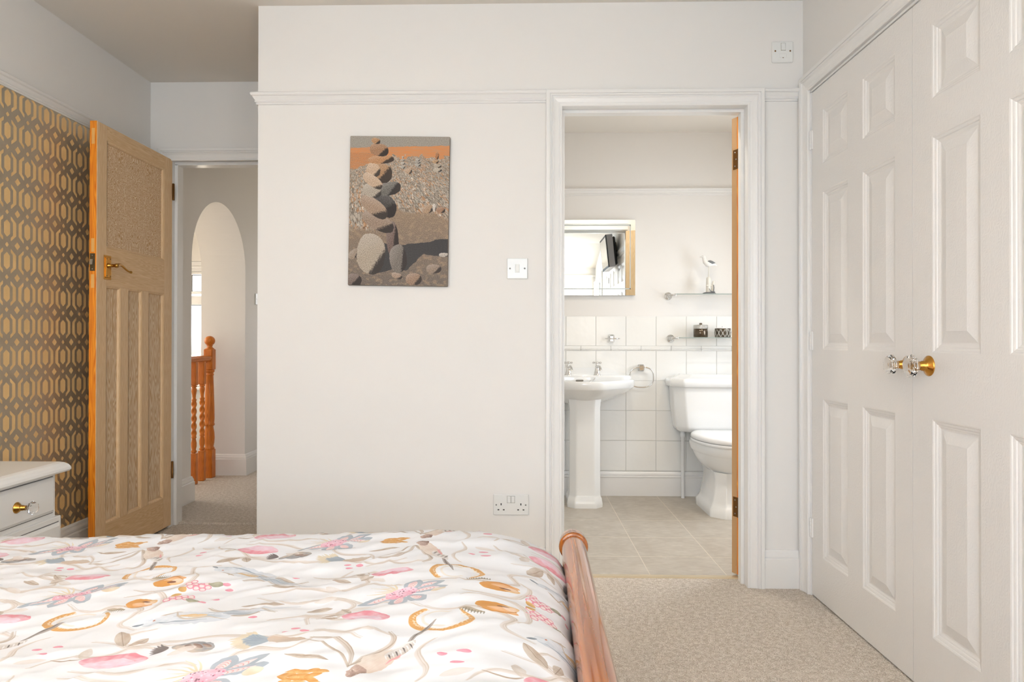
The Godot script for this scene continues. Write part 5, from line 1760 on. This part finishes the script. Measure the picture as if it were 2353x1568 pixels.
# ------------------------------------------------------------------ bed
func build_bed() -> void:
	var b := thing("bed", "wooden sleigh bed with a round glossy foot rail, under the floral duvet", "bed", Vector3(0.114, 0, -1.0), Vector3(0, deg_to_rad(-1.3), 0))
	var st := new_st()
	lathe(st, [[0.0295, 0.0], [0.0295, 1.497]], 48)
	obj("foot_rail", st, M.bed_wood, b).transform = rot_xf(Vector3.RIGHT, -90, Vector3(0, 0.497, 0.75))
	for e in 2:
		st = new_st()
		var xe := rot_xf(Vector3.RIGHT, -90, Vector3(0, 0.497, -0.742)) if e == 0 else rot_xf(Vector3.RIGHT, 90, Vector3(0, 0.497, 0.742))
		lathe(st, [[0.0295, 0.0], [0.033, 0.001], [0.0355, 0.004], [0.036, 0.008], [0.034, 0.012], [0.0325, 0.015], [0.0335, 0.024], [0.0335, 0.045], [0.031, 0.056], [0.024, 0.064], [0.012, 0.069], [0.0, 0.070]], 36, xe)
		obj("rail_cap", st, M.bed_wood, b)
		st = new_st()
		var s := -1.0 if e == 0 else 1.0
		bx(st, -0.026, 0.022, 0.0, 0.475, s * 0.775 - 0.028, s * 0.775 + 0.028, 0.006)
		obj("foot_post", st, M.bed_wood, b)
		st = new_st()
		bx(st, -2.07, -0.03, 0.18, 0.31, s * 0.775 - 0.014, s * 0.775 + 0.014, 0.004)
		obj("side_rail", st, M.bed_wood, b)
	st = new_st()
	sweep(st, [Vector3(0, 0, 0.75), Vector3(0, 0, -0.75)], Vector3.UP, [[0.012, 0.14], [0.034, 0.14], [0.022, 0.24], [0.010, 0.34], [0.010, 0.47], [-0.010, 0.47], [-0.012, 0.34], [0.0, 0.24], [0.012, 0.14]])
	obj("foot_panel", st, M.bed_wood, b)
	st = new_st()
	bx(st, -2.11, -2.075, 0.0, 0.95, -0.80, 0.80, 0.008)
	obj("headboard", st, M.bed_wood, b)
	st = new_st()
	bx(st, -2.06, -0.065, 0.24, 0.44, -0.72, 0.75, 0.03)
	obj("mattress", st, M.mattress_white, b)
	build_duvet()

func build_duvet() -> void:
	var n1 := fnl(201, 2.6, 3)
	var n2 := fnl(202, 1.0, 2)
	var n3 := fnl(203, 1.0, 1)
	var NX := 190
	var NZ := 150
	var x0 := -1.96
	var ax := 2.24          # length along x, bend included
	var az := 1.86
	var P: Array = []
	var UV: Array = []
	for j in NZ + 1:
		for i in NX + 1:
			var a := ax * i / NX
			var d := 0.10 + az * j / NZ     # distance from the camera side
			var X := x0 + a
			var Z := d
			var dx := 0.0
			var dz := 0.0
			var x1 := -0.10
			var lx := 0.205
			if X > x1:
				var s := minf((X - x1) / lx, 1.0)
				var over := maxf(X - x1 - lx, 0.0)
				dx = 0.095 * (1.0 - cos(s * PI / 2)) + over
				X = x1 + 0.192 * sin(s * PI / 2)
			var z1 := 1.60
			var lz := 0.17
			if Z > z1:
				var s := minf((Z - z1) / lz, 1.0)
				var over := maxf(Z - z1 - lz, 0.0)
				dz = 0.075 * (1.0 - cos(s * PI / 2)) + over
				Z = z1 + 0.135 * sin(s * PI / 2)
			var fold := pow(1.0 - absf(n2.get_noise_2d(a * 3.0 + d * 2.0, d * 9.0 - a * 2.5)), 6.0)
			var fold2 := pow(1.0 - absf(n3.get_noise_2d(a * 9.0 - d * 6.0 + 40.0, d * 5.0 + a * 3.0)), 8.0)
			var edge := clampf(dz / 0.06, 0.0, 1.0)
			var ridge := 0.0035 * sin(a * 30.0 + 3.0 * n1.get_noise_2d(a * 1.3, 5.0)) * edge
			var y := 0.546 + 0.013 * n1.get_noise_2d(a * 0.9, d * 0.9) + 0.0045 * fold + 0.0035 * fold2 + ridge + 0.014 * exp(-pow((x0 + a + 0.16) / 0.16, 2.0)) * smoothstep(1.2, 1.6, d)
			y += 0.018 * smoothstep(-1.4, -0.1, x0 + a) - 0.008 - dx - dz
			var wob := 0.006 * sin(d * 38.0 + 2.0 * n1.get_noise_2d(d, 3.0)) * clampf(dx / 0.08, 0.0, 1.0)
			P.append(Vector3(X + minf(wob, 0.002), y, -(Z + 0.004 * sin(a * 23.0) * edge)))
			UV.append(Vector2((x0 + a + 0.210) / DPX, (d - 1.250) / DPZ))
	var st := SurfaceTool.new()
	st.begin(Mesh.PRIMITIVE_TRIANGLES)
	st.set_smooth_group(0)
	for k in P.size():
		st.set_uv(UV[k])
		st.add_vertex(P[k])
	for j in NZ:
		for i in NX:
			var q := j * (NX + 1) + i
			# up-facing, clockwise seen from above
			for id in [q, q + NX + 1, q + NX + 2, q, q + NX + 2, q + 1]: st.add_index(id)
	st.generate_normals()
	var o := objm("duvet", st.commit(), M.duvet_print)
	o.transform = Transform3D(Basis(Vector3.UP, deg_to_rad(-1.3)), Vector3(0, -0.006, -1.0)) * Transform3D(Basis(), Vector3(0, 0, 1.0))
	lab(o, "white duvet printed with birds, pods and pink buds spread over the bed", "duvet")

# ------------------------------------------------------------------ bedside drawers
func build_bedside() -> void:
	var t := thing("bedside_drawers", "white painted bedside drawers with a cut glass knob against the gold wallpaper", "bedside table", Vector3(-1.982, 0, -2.16))
	var fx := 0.412
	var st := new_st()
	bx(st, 0.0, fx - 0.012, 0.40, 0.556, -0.218, 0.225, 0.001)
	bx(st, 0.0, fx, 0.0, 0.405, -0.232, 0.236, 0.002)
	obj("body", st, M.furniture_white, t)
	st = new_st()
	var poly := [[-0.250, 0.560], [-0.250, 0.566], [-0.246, 0.577], [-0.236, 0.586], [-0.222, 0.590], [0.232, 0.590], [0.246, 0.586], [0.253, 0.577], [0.256, 0.566], [0.256, 0.560]]
	# top with a rounded edge on three sides
	var rings: Array = []
	for q in [[0.0, 0.556], [0.006, 0.556], [0.010, 0.562], [0.009, 0.570], [0.004, 0.579], [-0.005, 0.586], [-0.016, 0.590]]:
		var e: float = q[0]
		rings.append([Vector3(fx + 0.016 + e, q[1], -0.236 - e), Vector3(fx + 0.016 + e, q[1], 0.244 + e), Vector3(0.0, q[1], 0.244 + e), Vector3(0.0, q[1], -0.236 - e)])
	loft(st, rings, true, true, Transform3D(), -1)
	obj("top", st, M.furniture_white, t)
	var yy := [[0.422, 0.540, fx - 0.012], [0.215, 0.385, fx], [0.02, 0.20, fx]]
	for k in 3:
		var q: Array = yy[k]
		st = new_st()
		var z0 := -0.205 if k == 0 else -0.218
		var z1 := 0.212 if k == 0 else 0.222
		var x: float = q[2]
		var R: Array = []
		for p in [[0.0, -0.002], [0.0, 0.004], [0.006, 0.008], [0.010, 0.010]]:
			var a: float = p[0]
			R.append([Vector3(x + p[1], q[0] + a, z0 + a), Vector3(x + p[1], q[1] - a, z0 + a), Vector3(x + p[1], q[1] - a, z1 - a), Vector3(x + p[1], q[0] + a, z1 - a)])
		for j in R.size() - 1:
			for i in 4: quad_n(st, R[j][i], R[j][(i + 1) % 4], R[j + 1][(i + 1) % 4], R[j + 1][i], Vector3(1, [0, 1, 0, -1][i], [-1, 0, 1, 0][i]))
		var f: Array = R[3]
		quad_n(st, f[0], f[1], f[2], f[3], Vector3.RIGHT)
		var dr := obj("drawer", st, M.furniture_white, t)
		st = new_st()
		for e in [[q[0] - 0.003, q[0] - 0.001], [q[1] + 0.001, q[1] + 0.003]]: bx(st, x - 0.001, x + 0.0006, e[0], e[1], z0, z1)
		obj("gap", st, M.slot_dark, dr)
		for kz in ([-0.02] if k == 0 else [-0.02]):
			glass_knob(dr, Vector3(x + 0.010, (q[0] + q[1]) * 0.5 - 0.002, kz), Vector3(0, 0, -PI / 2), 0.0205)

# ------------------------------------------------------------------ on the white wall
func build_wall_things() -> void:
	var c := thing("canvas_picture", "unframed canvas photograph of a balanced stack of beach stones on the white wall", "picture", Vector3(-0.5014, 1.5385, ZM), Vector3(0, 0, deg_to_rad(-0.85)))
	var st := new_st()
	bx(st, -0.2065, 0.2065, -0.3085, 0.3085, 0.001, 0.0195, 0.003)
	obj("stretcher", st, M.canvas_side, c)
	st = new_st()
	uvq(st, Vector3(-0.205, 0.307, 0.0198), Vector3(0.205, 0.307, 0.0198), Vector3(0.205, -0.307, 0.0198), Vector3(-0.205, -0.307, 0.0198))
	obj("print", st, M.canvas_print, c)
	plate("light_switch", "white single light switch on the wall between the canvas and the bathroom doorway", "light switch", Vector3(-0.0133, 1.3022, ZM), 0.0, 0.086, 0.086, "switch")
	plate("wall_socket", "white double wall socket low on the wall above the bed's edge", "socket", Vector3(-0.038, 0.3303, ZM), 0.0, 0.146, 0.086, "socket")
	plate("fused_spur", "white switched fuse plate high on the wall above the bathroom doorway's corner", "fuse plate", Vector3(1.0692, 2.187, ZM), 0.0, 0.086, 0.086, "spur")

# ------------------------------------------------------------------ behind the camera (television seen in the bathroom mirror; windows and lamp unseen)
func build_rear() -> void:
	var w := thing("window_2", "white framed bedroom window, unseen behind the camera, placed to light the room", "window", Vector3(-0.40, 0, ZR + 0.06), Vector3.ZERO, "", "structure")  # out of view, placed to light the bedroom from behind
	for q in [[-0.95, 0.95, 1.95, 2.02], [-0.95, 0.95, 0.78, 0.85], [-0.95, -0.88, 0.78, 2.02], [0.88, 0.95, 0.78, 2.02], [-0.03, 0.03, 0.78, 2.02]]:
		var st := new_st()
		bx(st, q[0], q[1], q[2], q[3], -0.03, 0.03, 0.005)
		obj("frame", st, M.pvc_white, w)
	for q in [[-0.88, -0.03], [0.03, 0.88]]:
		var st := new_st()
		bx(st, q[0], q[1], 0.85, 1.95, -0.003, 0.003)
		obj("pane", st, M.glass, w)
	var st := new_st()
	bx(st, -0.98, 0.98, 0.755, 0.78, -0.16, 0.0, 0.004)
	obj("window_sill", st, M.gloss_white, w)
	side_window("window_7", "added white framed window in the right bedroom wall behind the camera, for fill light", Vector3(XR + 0.06, 1.36, 1.28), -PI / 2, 0.37, 0.58)  # added opening for the fill on the left wall
	side_window("window_6", "added white framed side window in the left bedroom wall behind the camera, for fill light", Vector3(XL - 0.06, 1.365, 0.92), PI / 2, 0.52, 0.585)  # added opening for the fill on the wardrobe
	# television on a wall bracket above the wardrobe doors
	var t := thing("television", "small silver and black television on a wall bracket, seen only in the bathroom mirror", "television", Vector3(1.05, 2.06, -0.72), Vector3(0, 0, deg_to_rad(6.0)))
	st = new_st()
	bx(st, -0.045, 0.030, -0.19, 0.19, -0.29, 0.29, 0.006)
	obj("casing", st, M.tv_silver, t)
	st = new_st()
	bx(st, -0.052, -0.045, -0.19, 0.19, -0.29, 0.29, 0.002)
	obj("bezel", st, M.tv_back, t)
	st = new_st()
	bx(st, -0.0530, -0.0515, -0.165, 0.165, -0.265, 0.265)
	obj("screen", st, M.screen_black, t)
	st = new_st()
	bx(st, 0.030, 0.062, -0.165, 0.165, -0.26, 0.26, 0.012)
	obj("back", st, M.tv_back, t)
	st = new_st()
	bx(st, 0.060, 0.082, -0.06, 0.10, -0.05, 0.05, 0.003)
	tube(st, [Vector3(0.07, 0.03, 0.0), Vector3(0.10, 0.045, 0.0)], 0.014, 12)
	bx(st, 0.078, 0.098, 0.0, 0.12, -0.06, 0.06, 0.003)
	obj("bracket", st, M.dark_steel, t)
	# added uplighter behind the camera, stands in for flash bounced off the ceiling
	var f := thing("added_floor_lamp", "slim white uplighter floor lamp added behind the camera for fill light", "lamp", Vector3(-0.90, 0, 0.45))
	st = new_st()
	lathe(st, [[0.12, 0.0], [0.125, 0.006], [0.11, 0.016], [0.02, 0.024], [0.012, 0.05], [0.011, 1.62], [0.0, 1.621]], 28)
	obj("stand", st, M.pvc_white, f)
	st = new_st()
	lathe(st, [[0.012, 1.60], [0.05, 1.612], [0.10, 1.65], [0.13, 1.70], [0.128, 1.702], [0.096, 1.656], [0.05, 1.62], [0.001, 1.616]], 32)
	obj("bowl_shade", st, M.pvc_white, f)
	st = new_st()
	lathe(st, [[0.001, 1.626], [0.02, 1.632], [0.026, 1.65], [0.02, 1.668], [0.001, 1.674]], 20)
	var em := mat("added_bulb_glow", Color.WHITE, 0.5)
	em.emission_enabled = true
	em.emission = Color(1.0, 0.96, 0.9)
	em.emission_energy_multiplier = 6.0
	obj("bulb", st, em, f)
	var l := SpotLight3D.new()
	l.name = "added_floor_lamp_fill"  # added fill beam, aimed up to bounce off the ceiling
	l.position = Vector3(-0.90, 1.69, 0.45)
	l.rotation_degrees = Vector3(90, 0, 0)
	l.spot_angle = 72.0
	l.spot_angle_attenuation = 0.8
	l.spot_range = 9.0
	l.spot_attenuation = 2.0
	l.light_energy = 8.0
	l.light_size = 0.05
	l.light_color = Color(1.0, 0.95, 0.885)
	l.shadow_enabled = true
	add_child(l)
